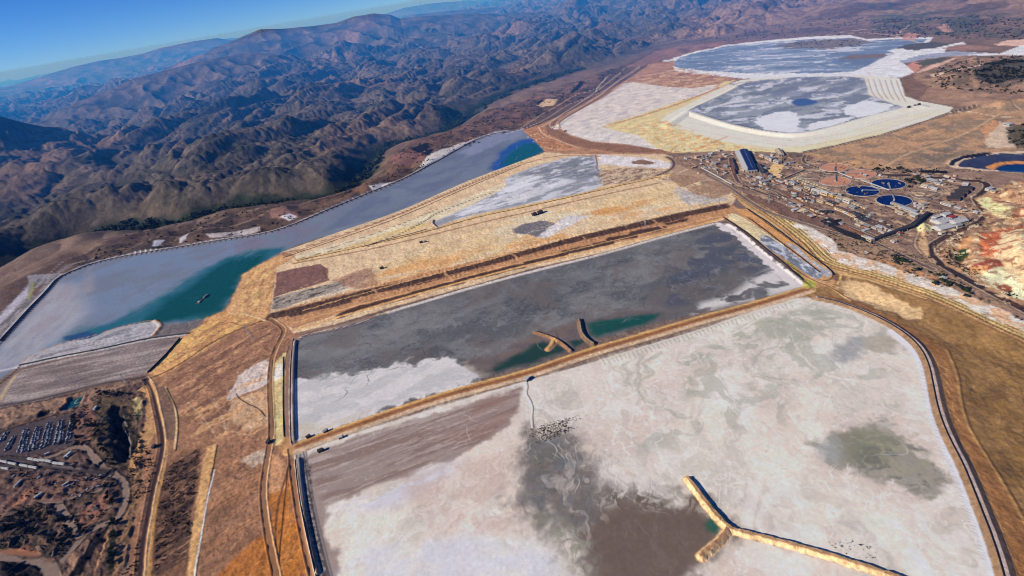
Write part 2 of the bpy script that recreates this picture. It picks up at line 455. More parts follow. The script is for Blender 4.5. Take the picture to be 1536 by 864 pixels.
line([(345,470),(372,472),(400,482)], (232,200,150), 4, 1.5)
# upper mid-left: pale tracks area
poly([(340,600),(358,562),(380,548),(402,538),(404,575),(370,590),(345,600)], (206,190,180), 3, 8, amp=.15, lam=20, ang=A((340,590),(400,540)), stretch=3)
poly([(345,600),(400,585),(404,640),(370,645),(350,630)], (196,160,124), 8, 12, amp=.2, lam=16)
mott([(240,640),(300,600),(400,560),(405,660),(300,660)], (206,160,110), 30, .12, .07, .8, seed=32, ang=A((240,640),(400,560)), stretch=3)
for p in ([(357,558),(360,575),(352,590),(348,612),(343,640)],[(340,575),(345,600)],[(318,600),(335,625),(338,648)],[(296,636),(330,638),(352,650),(380,652),(402,662)],[(350,590),(375,600),(385,612),(398,615),(400,628)],
          [(378,580),(376,592),(379,606),(374,620),(376,648)],[(280,605),(300,620),(320,645),(325,655)],[(240,600),(262,612),(290,600)],[(320,598),(328,612),(345,618)]):
    line([(x_ + random.uniform(-2, 2), y_ + random.uniform(-2, 2)) for x_, y_ in p], (216,190,160), 2.6, 2, .4, wob=5, smooth=3)
for p in ([(354,590),(358,597),(372,606),(388,612),(398,624)],):
    line(p, (52,44,46), 3, 1)
# lower brown with darker rows
mott([(240,680),(400,660),(400,800),(300,870),(230,870)], (128,94,68), 50, .0, .12, .7, seed=33, ang=A((240,800),(400,700)), stretch=4)
mott([(300,700),(400,680),(400,800),(300,840)], (184,132,90), 60, .15, .1, .6, seed=34, ang=A((240,800),(400,700)), stretch=4)
poly([(260,695),(282,682),(300,672),(302,680),(292,720),(285,800),(280,840),(240,862),(228,862),(232,800),(240,740),(250,710)], (96,72,58), 5, 8, amp=.25, lam=14, ang=A((240,800),(300,760)), stretch=3)
mott([(255,695),(300,672),(285,800),(228,862),(240,740)], (62,46,40), 16, .05, .06, .8, seed=35, ang=A((240,800),(300,760)), stretch=4, soft=5)
mott([(255,695),(300,672),(285,800),(228,862),(240,740)], (150,112,86), 18, .18, .05, .6, seed=36, ang=A((240,800),(300,760)), stretch=4, soft=5)
poly([(322,666),(312,670),(303,700),(296,740),(290,790),(284,830),(276,900),(290,900),(296,840),(302,790),(312,740),(320,700),(326,672)], (208,164,106), 3, 3, amp=.12, lam=10)
line([(326,668),(320,700),(312,745),(304,790),(296,840),(290,900)], (52,40,34), 4, 1.5)
line([(322,705),(314,735),(306,775),(300,815),(293,850),(288,900)], (226,216,210), 3, 1)
poly([(400,740),(412,728),(430,724),(440,760),(462,830),(480,900),(300,900),(340,850),(375,815),(402,800)], (178,114,46), 8, 12, amp=.16, lam=30, ang=A((300,864),(400,800)), stretch=4)
mott([(430,724),(440,760),(462,830),(480,900),(418,900),(405,800)], (200,128,40), 26, .0, .1, .8, seed=37, ang=A((420,830),(450,780)), stretch=3)
poly([(400,680),(420,680),(428,700),(426,730),(404,742),(398,700)], (200,150,108), 4, 6, amp=.2, lam=10)
poly([(365,690),(390,672),(402,668),(400,690),(378,700)], (200,180,160), 6, 12, amp=.2, lam=14, op=.8)
# ---- long middle strip
poly([(425,378),(500,351),(600,317),(700,272),(790,238),(818,228),(840,228),(900,231),(1000,231),(1012,245),(1060,262),(1108,290),(1085,330),(1000,352),(900,380),(800,402),(700,430),(600,457),(500,487),(440,500),(430,488),(405,470),(412,420),(415,402),(445,383)], (216,186,148), 4, 3, amp=.08, lam=50)
mott([(560,400),(640,358),(800,322),(1000,276),(1090,285),(1000,318),(880,345),(760,378),(650,402),(565,432)], (220,188,138), 140, -.1, .2, .7, seed=40, ang=A((560,420),(1000,300)), stretch=3)
mott([(545,425),(580,395),(700,375),(830,345),(860,355),(760,382),(650,405),(565,436)], (212,160,94), 80, -.05, .16, .8, seed=41, ang=A((560,420),(1000,300)), stretch=3)
mott([(880,340),(900,315),(960,300),(1000,300),(1040,290),(1060,300),(980,325)], (212,164,104), 80, .0, .12, .8, seed=42, ang=A((560,420),(1000,300)), stretch=3)
poly([(885,318),(905,312),(930,309),(940,313),(920,320),(900,324)], (216,156,80), 8, 8, op=.8)
mott([(560,400),(640,358),(800,322),(1000,276),(1090,285),(1000,318),(880,345),(760,378),(650,402),(565,432)], (226,208,186), 110, .12, .16, .6, seed=43, ang=A((560,420),(1000,300)), stretch=4, wamp=30)
poly([(765,344),(785,336),(810,331),(832,333),(838,338),(820,346),(812,356),(795,352),(772,349)], (122,118,122), 6, 8, amp=.12, lam=20)
poly([(835,330),(860,323),(880,325),(850,340),(830,350),(818,358),(810,356),(822,345)], (206,202,204), 6, 14, op=.9)
# upper band and yellow crest
poly([(440,384),(560,350),(650,317),(700,296),(760,272),(758,280),(740,291),(700,311),(665,326),(646,336),(560,360),(450,391)], (226,200,168), 3, 3, amp=.08, lam=30)
poly([(520,372),(560,356),(600,342),(640,334),(642,340),(600,350),(560,362)], (226,186,120), 5, 10, op=.8)
WP = [(646,336),(665,326),(700,311),(740,291),(760,281),(757,268),(775,260),(800,250),(850,236),(893,232),(898,245),(905,262),(908,276),(880,289),(800,304),(720,320),(680,331),(652,341)]
poly(WP, (196,196,202), 3, 3, amp=.08, lam=60, zone='tailings_beach')
WA = A((660,330),(880,260))
mott(WP, (136,140,148), 70, .02, .1, .85, seed=44, ang=WA, stretch=3.5, wamp=40)
mott([(780,262),(850,238),(890,234),(900,262),(830,275)], (112,118,128), 50, .0, .1, .8, seed=45, ang=WA, stretch=3, wamp=30)
mott([(650,338),(760,280),(800,262),(860,270),(760,308)], (226,226,230), 60, .05, .1, .7, seed=46, ang=WA, stretch=4)
poly([(898,232),(950,235),(990,240),(1010,247),(1000,252),(965,252),(920,248),(900,246)], (214,206,206), 4, 8, amp=.08)
poly([(945,243),(962,239),(984,244),(975,247),(950,246)], (140,108,88), 2, 3)
line([(893,232),(896,245),(895,254),(899,256)], (120,92,72), 6, 2)
poly([(897,256),(930,252),(960,250),(1000,254),(1030,262),(1020,272),(985,268),(950,275),(905,275)], (196,170,142), 4, 12, amp=.25, lam=18)
mott([(890,258),(930,252),(1000,254),(1040,262),(1020,275),(985,268),(905,278)], (122,98,82), 24, .05, .06, .8, seed=47, stretch=2.5, ang=WA, soft=5)
poly([(1060,232),(1080,250),(1105,275),(1110,288),(1100,292),(1060,272),(1010,262),(1005,250),(1030,236)], (176,146,120), 5, 10, amp=.25, lam=18)
poly([(1010,288),(1020,280),(1040,290),(1070,296),(1090,294),(1096,290),(1090,300),(1060,306),(1030,306)], (186,176,170), 4, 8, amp=.12)
poly([(1000,262),(1030,262),(1080,275),(1100,285),(1090,296),(1070,298),(1040,290),(1015,275)], (158,126,100), 4, 10, amp=.22, lam=16, op=.85)
for p in ([(895,275),(940,262),(1000,255)], [(1012,262),(1040,250),(1060,245)], [(1018,300),(1020,282),(1060,270)],[(1100,290),(1070,300),(1030,308)]):
    line(p, (226,204,160), 5, 2, .8)
CR1 = [(445,391),(500,379),(560,366),(620,352),(655,343),(720,324),(800,308),(900,285),(985,266),(1005,262)]
line(CR1, (206,172,118), 30, 5, 1, amp=.2, lam=10, zone=None)
line([(440,395),(500,384),(560,373),(640,354),(720,334),(800,316),(900,293),(985,275)], (150,112,74), 11, 3, .95)
line([(430,382),(500,358),(600,322),(700,278),(790,243),(840,232),(900,234)], (168,116,82), 13, 3, .95)
line([(432,386),(500,363),(600,328),(700,283),(780,250)], (214,176,136), 8, 3, .9)
line([(425,378),(500,351.5),(600,318),(700,273),(790,239),(815,232)], (222,190,146), 7, 3, 1, zone=None)
line([(820,231),(900,230),(1000,232),(1010,236)], (206,184,160), 9, 3, .9)
# pinkish yard and grey pipe yard
poly([(415,409),(440,403),(480,396),(493,402),(491,412),(495,420),(470,428),(430,440),(410,446)], (134,98,88), 3, 4, amp=.08)
poly([(410,447),(440,438),(500,424),(540,408),(560,402),(552,416),(530,430),(470,446),(425,462),(408,464)], (160,148,136), 4, 8, amp=.25, lam=12, ang=WA, stretch=4)
mott([(410,447),(500,424),(560,402),(552,416),(470,446),(408,464)], (70,66,66), 16, .12, .05, .8, seed=48, ang=WA, stretch=4, soft=4)
mott([(470,446),(530,430),(552,416),(540,426),(500,442)], (206,200,194), 16, .0, .05, .8, seed=49, ang=WA, stretch=4, soft=4)
poly([(500,420),(540,405),(558,400),(566,428),(545,434),(520,432)], (170,130,104), 5, 8, amp=.14, op=.8)
# the planted double strip of dark cover
poly([(408,470),(470,452),(560,430),(640,408),(720,390),(860,358),(1000,326),(1088,304),(1112,314),(1090,326),(1000,348),(880,374),(760,402),(640,434),(540,462),(440,492),(428,488)], (188,140,96), 3, 5, amp=.12, lam=20, ang=WA, stretch=4)
UP_ = [(410,474),(512,449),(560,436),(618,426),(692,405),(732,396),(778,381),(878,355),(955,338),(1024,322),(1085,310)]
line(UP_, (96,70,54), 46, 6, 1, amp=.25, lam=14, wob=5)
LOWP = [[(0,555),(85,520)],[(105,520),(150,505)],[(180,498),(325,462)],[(340,450),(540,402)],[(560,392),(720,355)],[(735,348),(815,332)],[(835,320),(1000,285)],[(1015,270),(1145,242)],[(1145,238),(1205,228)],[(1215,212),(1310,197)],[(1315,186),(1440,162)],[(1470,138),(1536,125)]]
for a_, b_ in LOWP:
    line([(512 + a_[0] / 3, 288 + a_[1] / 3), (512 + b_[0] / 3, 288 + b_[1] / 3)], (86,62,48), 38, 5, 1, amp=.28, lam=12, smooth=0, wob=5)
for t in [(440,472),(470,464),(500,458)]:
    line([t, (t[0] + 20, t[1] - 5)], (96,72,58), 34, 5, 1, amp=.28, lam=12, smooth=0, wob=5)
UB = chaikin(W(UP_), 2); i = sel(UB, 80); d, L_, s_ = dist_line(UB, GX[i], GY[i]); GZ[i] += 3.2 * np.abs(perlin(GX[i] / 15, GY[i] / 15, 301)) * (1 - sstep(40, 60, d)); mixcol(i, (1 - sstep(20, 30, d)) * sstep(.0, .25, fbm(GX[i], GY[i], 16, 3, 305)) * .7, (66,48,40))
line([(425,482),(520,456),(640,422),(760,392),(880,362),(1000,334),(1070,318)], (176,130,92), 6, 2, .9)
for u in range(5):
    x_ = 560 + u * 105
    line([(x_, 434 - u * 26), (x_ + 14, 448 - u * 26.5)], (186,142,102), 9, 3, .9)
line([(440,495),(540,466),(640,437),(760,405),(880,377),(1000,350),(1085,328),(1110,316)], (220,170,108), 12, 4, 1, amp=.14)
# ---- second pond: dark grey slurry
DP = [(441,512),(470,500),(520,485),(580,470),(700,434),(800,407),(900,384),(1000,354),(1075,335),(1095,337),(1120,355),(1150,382),(1208,426),(1190,436),(1100,456),(1000,480),(950,493),(925,501),(890,509),(860,523),(800,546),(740,561),(700,577),(640,592),(560,621),(480,651),(441,668),(437,600),(438,540)]
PA = A((560,500),(1000,380))
poly(DP, (120,120,120), 3, amp=.08, lam=120, zone='tailings_beach.second')
mott(DP, (84,85,88), 170, -.02, .2, .65, seed=50, ang=PA, stretch=2.6, wamp=150)
mott(DP, (72,73,77), 34, .14, .12, .5, seed=58, ang=PA + .15, stretch=8, wamp=90)
mott(DP, (134,133,132), 170, .1, .16, .6, seed=51, ang=PA + .3, stretch=2.2, wamp=170)
mott(DP, (142,142,144), 24, .2, .1, .4, seed=59, ang=PA + .2, stretch=6, wamp=90)
mott(DP, (112,104,100), 150, .1, .1, .6, seed=52, wamp=120)
mott([(1000,380),(1095,340),(1180,400),(1100,450),(1000,460)], (78,84,98), 120, .0, .1, .8, seed=53, wamp=100)
mott([(1000,440),(1100,400),(1140,410),(1160,425),(1080,440),(1030,462)], (104,100,98), 60, -.1, .1, .8, seed=53, wamp=60)
mott([(1100,440),(1130,418),(1160,400),(1208,426),(1190,436),(1040,470),(1050,455)], (206,201,198), 60, -.12, .12, .95, seed=54, ang=PA, stretch=2, wamp=40)
poly([(1075,335),(1095,337),(1120,355),(1150,382),(1208,426),(1190,432),(1178,424),(1158,404),(1135,385),(1110,362),(1098,350),(1078,344)], (210,202,200), 3, 9, wl=25, amp=.06)
poly([(441,564),(480,566),(520,560),(560,553),(600,548),(640,540),(672,539),(695,545),(712,556),(722,563),(700,577),(640,592),(560,621),(480,651),(441,668),(438,600)], (206,202,200), 9, 26, wl=60, amp=.05)
mott([(441,564),(520,560),(672,539),(722,563),(560,621),(441,668)], (176,176,178), 60, .06, .16, .6, seed=55, ang=PA, stretch=3, wamp=40)
mott([(441,630),(480,640),(560,615),(480,651),(441,668)], (196,184,160), 30, -.1, .1, .8, seed=56)
poly([(688,543),(710,540),(735,550),(740,560),(722,566),(708,556)], (150,138,124), 8, 10, op=.8)
poly([(700,545),(735,530),(790,510),(830,490),(880,478),(930,470),(985,465),(1010,462),(1000,474),(950,492),(890,508),(860,522),(800,545),(740,560)], (108,98,96), 16, 24, wl=80, op=.9)
mott([(720,540),(790,505),(860,485),(840,530),(740,558)], (124,106,96), 50, .0, .1, .7, seed=57, wamp=40)
poly([(733,557),(748,545),(775,532),(800,518),(815,512),(835,518),(852,525),(800,545),(745,559)], (30,66,60), 14, 8, zone=None)
poly([(856,512),(875,508),(878,514),(862,521)], (34,70,64), 7, 5)
poly([(882,486),(900,481),(940,474),(990,470),(985,478),(960,487),(925,498),(895,506),(884,500)], (10,84,76), 14, 8)
# white crest strips and rough bank
line([(582,469),(640,452),(700,434),(800,407),(900,383),(1000,354),(1075,335)], (208,198,190), 11, 3, .95, amp=.2, lam=6)
line([(440,508),(480,497),(540,480),(585,467)], (186,168,138), 9, 3, .9, amp=.3, lam=6)
# eroded rills / vein lines on the slurry
def veins(P0, n, lam, col, w, op, ang0, L=(60, 160), seed=0, wob=.5):
    g = random.Random(seed); P = W(P0); x0, y0 = P.min(0); x1, y1 = P.max(0); k = 0
    while k < n:
        x, y = g.uniform(x0, x1), g.uniform(y0, y1)
        if sd_poly(P, np.array([x]), np.array([y]))[0] < 5: continue
        k += 1
        a0 = a = ang0 + g.gauss(0, wob); pts = [(x, y)]; l = g.uniform(*L) * .8; m = 16; st = l / m
        for _ in range(m):
            a = a0 + (a - a0) * .6 + g.gauss(0, min(.9, wob * 1.4 + .1)); x += st * math.cos(a); y += st * math.sin(a)
            if sd_poly(P, np.array([x]), np.array([y]))[0] < 3: break
            pts.append((x, y))
        if len(pts) < 4: continue
        Q = chaikin(np.array(pts), 1); i = sel(Q, w + 8)
        if not len(i): continue
        d, LL, s = dist_line(Q, GX[i], GY[i])
        cell = np.maximum(GR[i] * .00105, .6); hw = np.maximum(w * .4, cell * .5)
        fd = np.minimum(1, (w * .4) / (cell * .5))
        tot = LL.max() + 1e-6
        al = (1 - sstep(hw * .3, hw * 1.6, d)) * op * .55 * fd * np.sin(np.pi * np.clip(LL / tot, 0.03, .97)) * g.uniform(.3, 1)
        mixcol(i, al, col)
veins(DP, 90, 1, (52,54,62), 3.0, 1.3, PA, seed=1)
veins(DP, 50, 1, (150,152,158), 3.0, .7, PA + .8, seed=2)
veins([(1000,420),(1060,380),(1090,400),(1060,450),(1010,460)], 25, 1, (168,170,180), 3, .7, PA + .9, (60,160), seed=3)

# ---- great white pond
GP = [(441,684),(480,668),(560,641),(640,616),(720,591),(790,571),(880,546),(960,521),(1060,491),(1130,466),(1195,448),(1225,448),(1260,456),(1310,476),(1350,497),(1380,523),(1394,550),(1400,580),(1408,620),(1424,660),(1446,700),(1470,760),(1490,810),(1506,864),(1530,960),(900,1200),(500,1200),(480,900),(462,800),(446,700)]
GA = A((480,680),(790,570))
poly(GP, (212,201,190), 3, amp=.05, lam=160, zone='tailings_beach.third')
mott(GP, (226,215,200), 160, .0, .15, .8, seed=60, wamp=120, ang=GA + 1.15, stretch=2.6)
mott(GP, (186,182,170), 90, .06, .2, .5, seed=61, wamp=110, ang=GA + 1.05, stretch=3.4)
mott(GP, (164,162,156), 40, .22, .14, .32, seed=68, wamp=90, ang=GA + 1.2, stretch=4.5)
mott(GP, (208,188,174), 190, .1, .2, .5, seed=62, wamp=140)
mott(GP, (226,222,216), 60, .14, .16, .5, seed=63, wamp=110, ang=GA + 1.2, stretch=4)
mott(GP, (234,228,222), 22, .26, .1, .45, seed=69, wamp=80, ang=GA + 1.25, stretch=7)
mott([(920,540),(1000,520),(1250,455),(1320,480),(1360,520),(1340,600),(1150,640),(960,680),(900,600)], (168,170,156), 90, .1, .1, .6, seed=64, wamp=150, ang=GA + 1.1, stretch=2)
mott([(1020,540),(1100,500),(1220,455),(1250,462),(1130,500),(1060,540),(1030,600)], (160,166,146), 50, .0, .1, .7, seed=65, wamp=80)
mott([(1080,500),(1160,470),(1230,460),(1270,480),(1220,520),(1120,530)], (166,168,150), 60, .02, .1, .7, seed=66, wamp=60)
poly([(1250,540),(1262,520),(1290,505),(1335,505),(1350,515),(1330,525),(1290,530),(1268,540)], (160,162,160), 14, 24, wl=50, op=.85)
poly([(1292,522),(1300,508),(1330,502),(1352,514),(1335,526),(1310,530)], (178,168,150), 8, 12, wl=50, op=.9)
mott([(1240,545),(1255,520),(1290,505),(1300,520),(1270,545)], (156,158,158), 40, -.05, .14, .6, seed=67, wamp=60)
# brown raked flat
poly([(455,690),(480,676),(560,648),(640,623),(720,600),(782,580),(785,600),(776,620),(758,642),(720,664),(690,683),(650,698),(600,716),(550,732),(500,752),(488,760),(495,800),(515,864),(530,1000),(490,1000),(470,864),(458,790)], (158,141,133), 7, 14, wl=60, amp=.1, lam=30, ang=GA, stretch=8)
mott([(455,690),(560,648),(720,600),(782,580),(776,620),(720,664),(650,698),(550,732),(488,760)], (138,116,104), 26, .02, .08, .8, seed=70, ang=GA, stretch=9, soft=8)
mott([(455,690),(560,648),(720,600),(782,580),(776,620),(720,664),(650,698),(550,732),(488,760)], (182,166,158), 18, .14, .06, .7, seed=71, ang=GA, stretch=9, soft=8)
mott([(660,660),(720,600),(782,580),(776,620),(758,642),(720,660)], (150,118,104), 60, -.1, .15, .6, seed=72, ang=GA, stretch=3)
mott([(500,760),(650,700),(700,690),(640,740),(560,770)], (200,200,212), 60, -.1, .1, .7, seed=73, ang=GA, stretch=3, wamp=30)
mott([(600,720),(700,690),(800,670),(800,720),(780,735),(800,800),(640,800)], (196,174,162), 90, -.05, .15, .7, seed=74, wamp=80)
mott([(600,720),(700,690),(800,670),(800,720),(780,735),(800,800),(640,800)], (214,200,190), 30, .12, .07, .7, seed=75, wamp=60, ang=GA + .4, stretch=4)
mott([(500,864),(560,820),(700,800),(830,830),(860,900),(520,940)], (200,204,214), 110, -.1, .2, .7, seed=76, wamp=60)
# dark wet flat
poly([(800,648),(830,655),(860,662),(880,682),(892,705),(905,722),(930,728),(960,726),(985,735),(1000,745),(1032,742),(1050,756),(1076,780),(1088,800),(1060,838),(1040,870),(1010,900),(900,900),(872,860),(850,812),(820,795),(800,775),(778,760),(785,740),(785,690),(788,665)], (132,122,114), 34, 46, wl=70, amp=.08)
mott([(795,660),(840,655),(890,700),(880,740),(900,780),(850,790),(790,750)], (104,105,98), 60, -.05, .16, .75, seed=80, wamp=70, soft=40)
mott([(795,660),(840,655),(890,700),(880,740),(900,780),(850,790),(790,750)], (112,116,122), 50, .05, .12, .7, seed=81, wamp=60)
poly([(880,775),(900,758),(950,752),(1000,756),(1040,752),(1070,775),(1082,798),(1056,832),(1042,842),(1030,900),(915,900),(890,840),(878,800)], (116,100,88), 26, 26, wl=70, amp=.04, zone=None)
mott([(800,770),(880,790),(900,830),(880,870),(850,830)], (140,140,122), 40, .0, .1, .8, seed=82, wamp=60)
mott([(900,728),(960,726),(1000,745),(1040,745),(1060,770),(1000,765),(900,755)], (104,90,78), 40, -.05, .08, .8, seed=83, wamp=40)
mott([(900,728),(960,726),(1000,745),(1040,745),(1060,770),(1000,765),(900,755)], (206,198,186), 30, .08, .06, .8, seed=84, wamp=40, ang=GA + 1.5, stretch=2)
poly([(1056,786),(1066,776),(1076,780),(1080,790),(1074,800),(1060,798)], (30,96,80), 7, 4)
poly([(1042,806),(1056,799),(1062,812),(1048,815)], (84,96,90), 6, 3, op=.8)
mott([(900,675),(950,690),(1010,735),(990,745),(930,728),(900,712)], (214,208,200), 60, -.2, .1, .8, seed=85, wamp=60)
for (cc_, sd_, th_) in (((128,120,112), 190, .06), ((206,196,186), 191, .2), ((104,100,94), 192, .2)):
    mott([(770,650),(860,640),(920,690),(960,720),(1050,735),(1090,790),(1060,850),(1020,900),(880,900),(830,820),(765,770)], cc_, 34, th_, .14, .4, seed=sd_, ang=GA + 1.25, stretch=5, soft=30, wamp=50)
# olive patch
poly([(1222,668),(1240,657),(1262,650),(1272,641),(1300,632),(1340,640),(1372,652),(1388,676),(1408,700),(1420,722),(1400,735),(1370,740),(1345,730),(1335,720),(1305,714),(1285,705),(1262,700),(1240,694)], (158,152,138), 10, 24, wl=50, amp=.08)
mott([(1255,655),(1272,643),(1310,640),(1350,655),(1330,690),(1285,700),(1262,690)], (136,134,112), 60, -.1, .12, .85, seed=86, wamp=60)
mott([(1290,660),(1380,665),(1420,722),(1370,740),(1335,720),(1285,700)], (116,116,106), 34, .05, .08, .8, seed=87, wamp=80, ang=A((1290,690),(1400,700)), stretch=2)
mott([(1300,650),(1370,655),(1400,700),(1340,720),(1290,690)], (158,156,124), 40, .12, .14, .5, seed=88, wamp=60)
mott([(1222,668),(1255,655),(1262,690),(1240,694)], (160,164,162), 40, -.1, .1, .8, seed=89, wamp=40)
mott([(1290,640),(1290,600),(1350,600),(1370,650),(1330,645)], (184,180,168), 30, .0, .1, .7, seed=90, wamp=60, ang=GA + .6, stretch=2)
veins(GP, 70, 1, (228,224,224), 2.6, .6, GA + 1.3, (80, 220), seed=5, wob=.7)
veins(GP, 50, 1, (160,158,156), 2.2, .5, GA + 1.2, (60, 160), seed=6, wob=.7)
veins([(800,660),(870,665),(910,760),(860,790),(800,740)], 7, 1, (166,162,156), 2.2, .6, -1.2, (80, 160), seed=7)
veins([(1150,700),(1350,730),(1450,860),(1200,830)], 30, 1, (224,218,218), 3, .8, A((1150,760),(1400,770)), (90, 200), seed=8, wob=.4)
veins([(470,700),(700,610),(760,600),(720,660),(500,745)], 40, 1, (116,98,90), 2.2, .8, GA, (60, 200), seed=9, wob=.05)
veins([(470,700),(700,610),(760,600),(720,660),(500,745)], 30, 1, (190,176,168), 2.2, .8, GA, (60, 200), seed=10, wob=.05)
line([(790,571),(793,580),(790,590),(797,600),(801,612),(799,625),(801,640)], (70,70,66), 2.2, 1, .9)
line([(787,572),(790,582),(787,592),(794,602),(798,614),(796,628),(798,642)], (226,222,220), 2.4, 1, .9)
line([(1190,448),(1150,470),(1115,492),(1100,500)], (222,218,210), 4, 2, .8)
# beaches: bright rim along the eastern crest, spigot rills
line([(1340,498),(1375,528),(1388,556),(1394,590),(1404,632),(1422,676),(1444,722),(1466,776),(1484,828),(1500,880)], (226,222,228), 20, 7, .9, amp=.05)
line([(900,542),(960,524),(1060,494),(1130,469),(1190,452)], (196,194,176), 8, 4, .8, amp=.3, lam=5)
for s_ in range(46):
    t_ = s_ / 46; x_ = 905 + t_ * 285; y_ = 541 - t_ * 89
    line([(x_, y_), (x_ + 4 + random.uniform(-1, 2), y_ + 4 + random.uniform(0, 4))], (140,136,122), 2.0, 1, .6, smooth=0)
for s_ in range(60):
    t_ = s_ / 60
    x_ = np.interp(t_, [0, .2, .45, .7, 1], [1383, 1396, 1424, 1452, 1482]); y_ = np.interp(t_, [0, .2, .45, .7, 1], [540, 610, 690, 755, 845])
    line([(x_, y_), (x_ - 5 - random.uniform(0, 5), y_ - 3)], (168,166,170), 1.8, 1, .6, smooth=0)

# tyre tracks, grader lines and runnels
SANDS = [(440,386),(560,352),(700,300),(800,250),(1000,234),(1100,288),(1085,312),(900,352),(700,396),(560,432),(430,470),(412,440)]
veins(SANDS, 90, 1, (240,220,186), 4, 1.0, WA, (120, 420), seed=20, wob=.12)
veins(SANDS, 70, 1, (150,108,72), 3.4, 1.0, WA, (100, 360), seed=21, wob=.15)
veins([(1000,262),(1100,286),(1085,312),(900,352),(880,330),(960,300)], 20, 1, (246,232,206), 4, 1, WA + .4, (60, 160), seed=22)
BS = [(225,575),(300,520),(400,485),(430,500),(408,560),(405,680),(300,664),(222,640)]
BA = A((225,600),(400,490))
veins(BS, 60, 1, (216,176,132), 3, 1.1, BA, (60, 260), seed=23, wob=.25)
veins(BS, 60, 1, (96,70,54), 3, 1.1, BA, (50, 220), seed=24, wob=.25)
veins([(222,560),(290,500),(355,440),(400,400),(405,470),(300,530)], 40, 1, (246,206,140), 3, 1.1, BA, (50, 200), seed=25, wob=.3)
veins([(222,560),(290,500),(355,440),(400,400),(405,470),(300,530)], 40, 1, (132,92,60), 3, 1.1, BA, (50, 200), seed=26, wob=.3)
veins([(240,680),(400,665),(402,800),(340,850),(225,864)], 70, 1, (206,158,110), 2.4, 1.0, A((240,800),(300,760)), (40, 160), seed=27, wob=.15)
veins([(240,680),(400,665),(402,800),(340,850),(225,864)], 70, 1, (84,62,48), 2.4, 1.0, A((240,800),(300,760)), (40, 160), seed=28, wob=.15)
veins([(400,740),(430,724),(462,830),(480,900),(340,880),(380,815)], 34, 1, (226,164,86), 2.2, 1.0, A((300,864),(400,800)), (40, 140), seed=29, wob=.15)
veins(RES, 50, 1, (150,156,176), 4, .8, A((100,480),(400,360)), (100, 400), seed=30, wob=.3)
veins(RES, 40, 1, (84,92,124), 4, .8, A((100,480),(400,360)), (100, 300), seed=31, wob=.4)

for k_ in range(26):
    g_ = random.Random(900 + k_); x_ = g_.uniform(470, 1120); t_ = (x_ - 440) / 760
    y_ = 520 - t_ * 170 + g_.uniform(6, 60)
    veins([(x_ - 30, y_ - 8), (x_ + 30, y_ - 22), (x_ + 34, y_ + 14), (x_ - 26, y_ + 28)], 7, 1, ((78,79,82), (150,150,150), (92,90,88))[k_ % 3], 3.2, 1.0, PA + g_.uniform(-.5, .5), (50, 190), seed=700 + k_, wob=.16)
for k_ in range(34):
    g_ = random.Random(1900 + k_); x_ = g_.uniform(820, 1380); y_ = g_.uniform(520, 840)
    veins([(x_ - 40, y_ - 26), (x_ + 40, y_ - 30), (x_ + 44, y_ + 26), (x_ - 36, y_ + 30)], 6, 1, ((236,230,224), (176,172,164), (240,236,230))[k_ % 3], 2.2, .9, GA + 1.25 + g_.uniform(-.5, .5), (60, 200), seed=1700 + k_, wob=.2)

poly([(900,770),(930,758),(1000,762),(1045,758),(1070,778),(1080,800),(1056,832),(1040,842),(1030,900),(925,900),(900,840),(888,800)], (114,98,86), 26, 22, wl=70, amp=.05, op=.85)
poly([(1056,786),(1066,776),(1076,780),(1080,790),(1074,800),(1060,798)], (30,96,80), 7, 4, op=.8)
# ---- crest bench and brown downstream face east of the white pond
EA = A((1300,480),(1536,760))
poly([(1205,432),(1222,428),(1250,425),(1262,412),(1300,420),(1400,452),(1480,487),(1536,512),(1700,590),(1900,1100),(1560,1100),(1520,900),(1506,864),(1490,810),(1470,760),(1446,700),(1424,660),(1408,620),(1400,580),(1394,550),(1380,523),(1350,497),(1310,476),(1260,456),(1225,448),(1205,445)], (152,118,72), 3, 3, amp=.16, lam=40, ang=EA, stretch=2)
mott([(1400,460),(1536,520),(1700,620),(1800,1000),(1560,960),(1500,700),(1440,560)], (126,96,58), 60, .06, .1, .8, seed=100, ang=EA, stretch=1.5)
mott([(1400,460),(1536,520),(1700,620),(1800,1000),(1560,960),(1500,700),(1440,560)], (150,116,62), 40, .1, .08, .7, seed=101, ang=EA, stretch=1.5)
poly([(1230,450),(1240,440),(1280,452),(1340,475),(1390,500),(1420,522),(1436,560),(1440,600),(1452,640),(1480,680),(1520,745),(1560,820),(1620,960),(1540,960),(1506,864),(1470,760),(1424,660),(1400,580),(1394,550),(1380,523),(1350,497),(1310,476),(1260,456)], (160,114,66), 4, 5, amp=.10, lam=24, ang=EA, stretch=4)
line([(1420,522),(1437,560),(1441,600),(1453,640),(1481,682),(1521,747),(1561,822),(1620,960)], (188,146,88), 5, 2, .8)
line([(1424,520),(1441,558),(1445,600),(1457,640),(1485,682),(1525,745),(1565,820)], (100,72,42), 4, 2, .8)
poly([(1262,420),(1272,417),(1300,424),(1330,436),(1350,447),(1375,458),(1394,468),(1385,475),(1360,472),(1330,462),(1300,452),(1268,442),(1258,432)], (214,180,132), 6, 14, wl=40, amp=.12, lam=20)
line([(1215,440),(1260,446),(1310,466),(1350,486),(1385,513),(1400,540),(1406,578),(1414,618),(1432,662),(1456,706),(1480,764),(1500,812),(1520,880)], (150,104,62), 7, 2, .9)
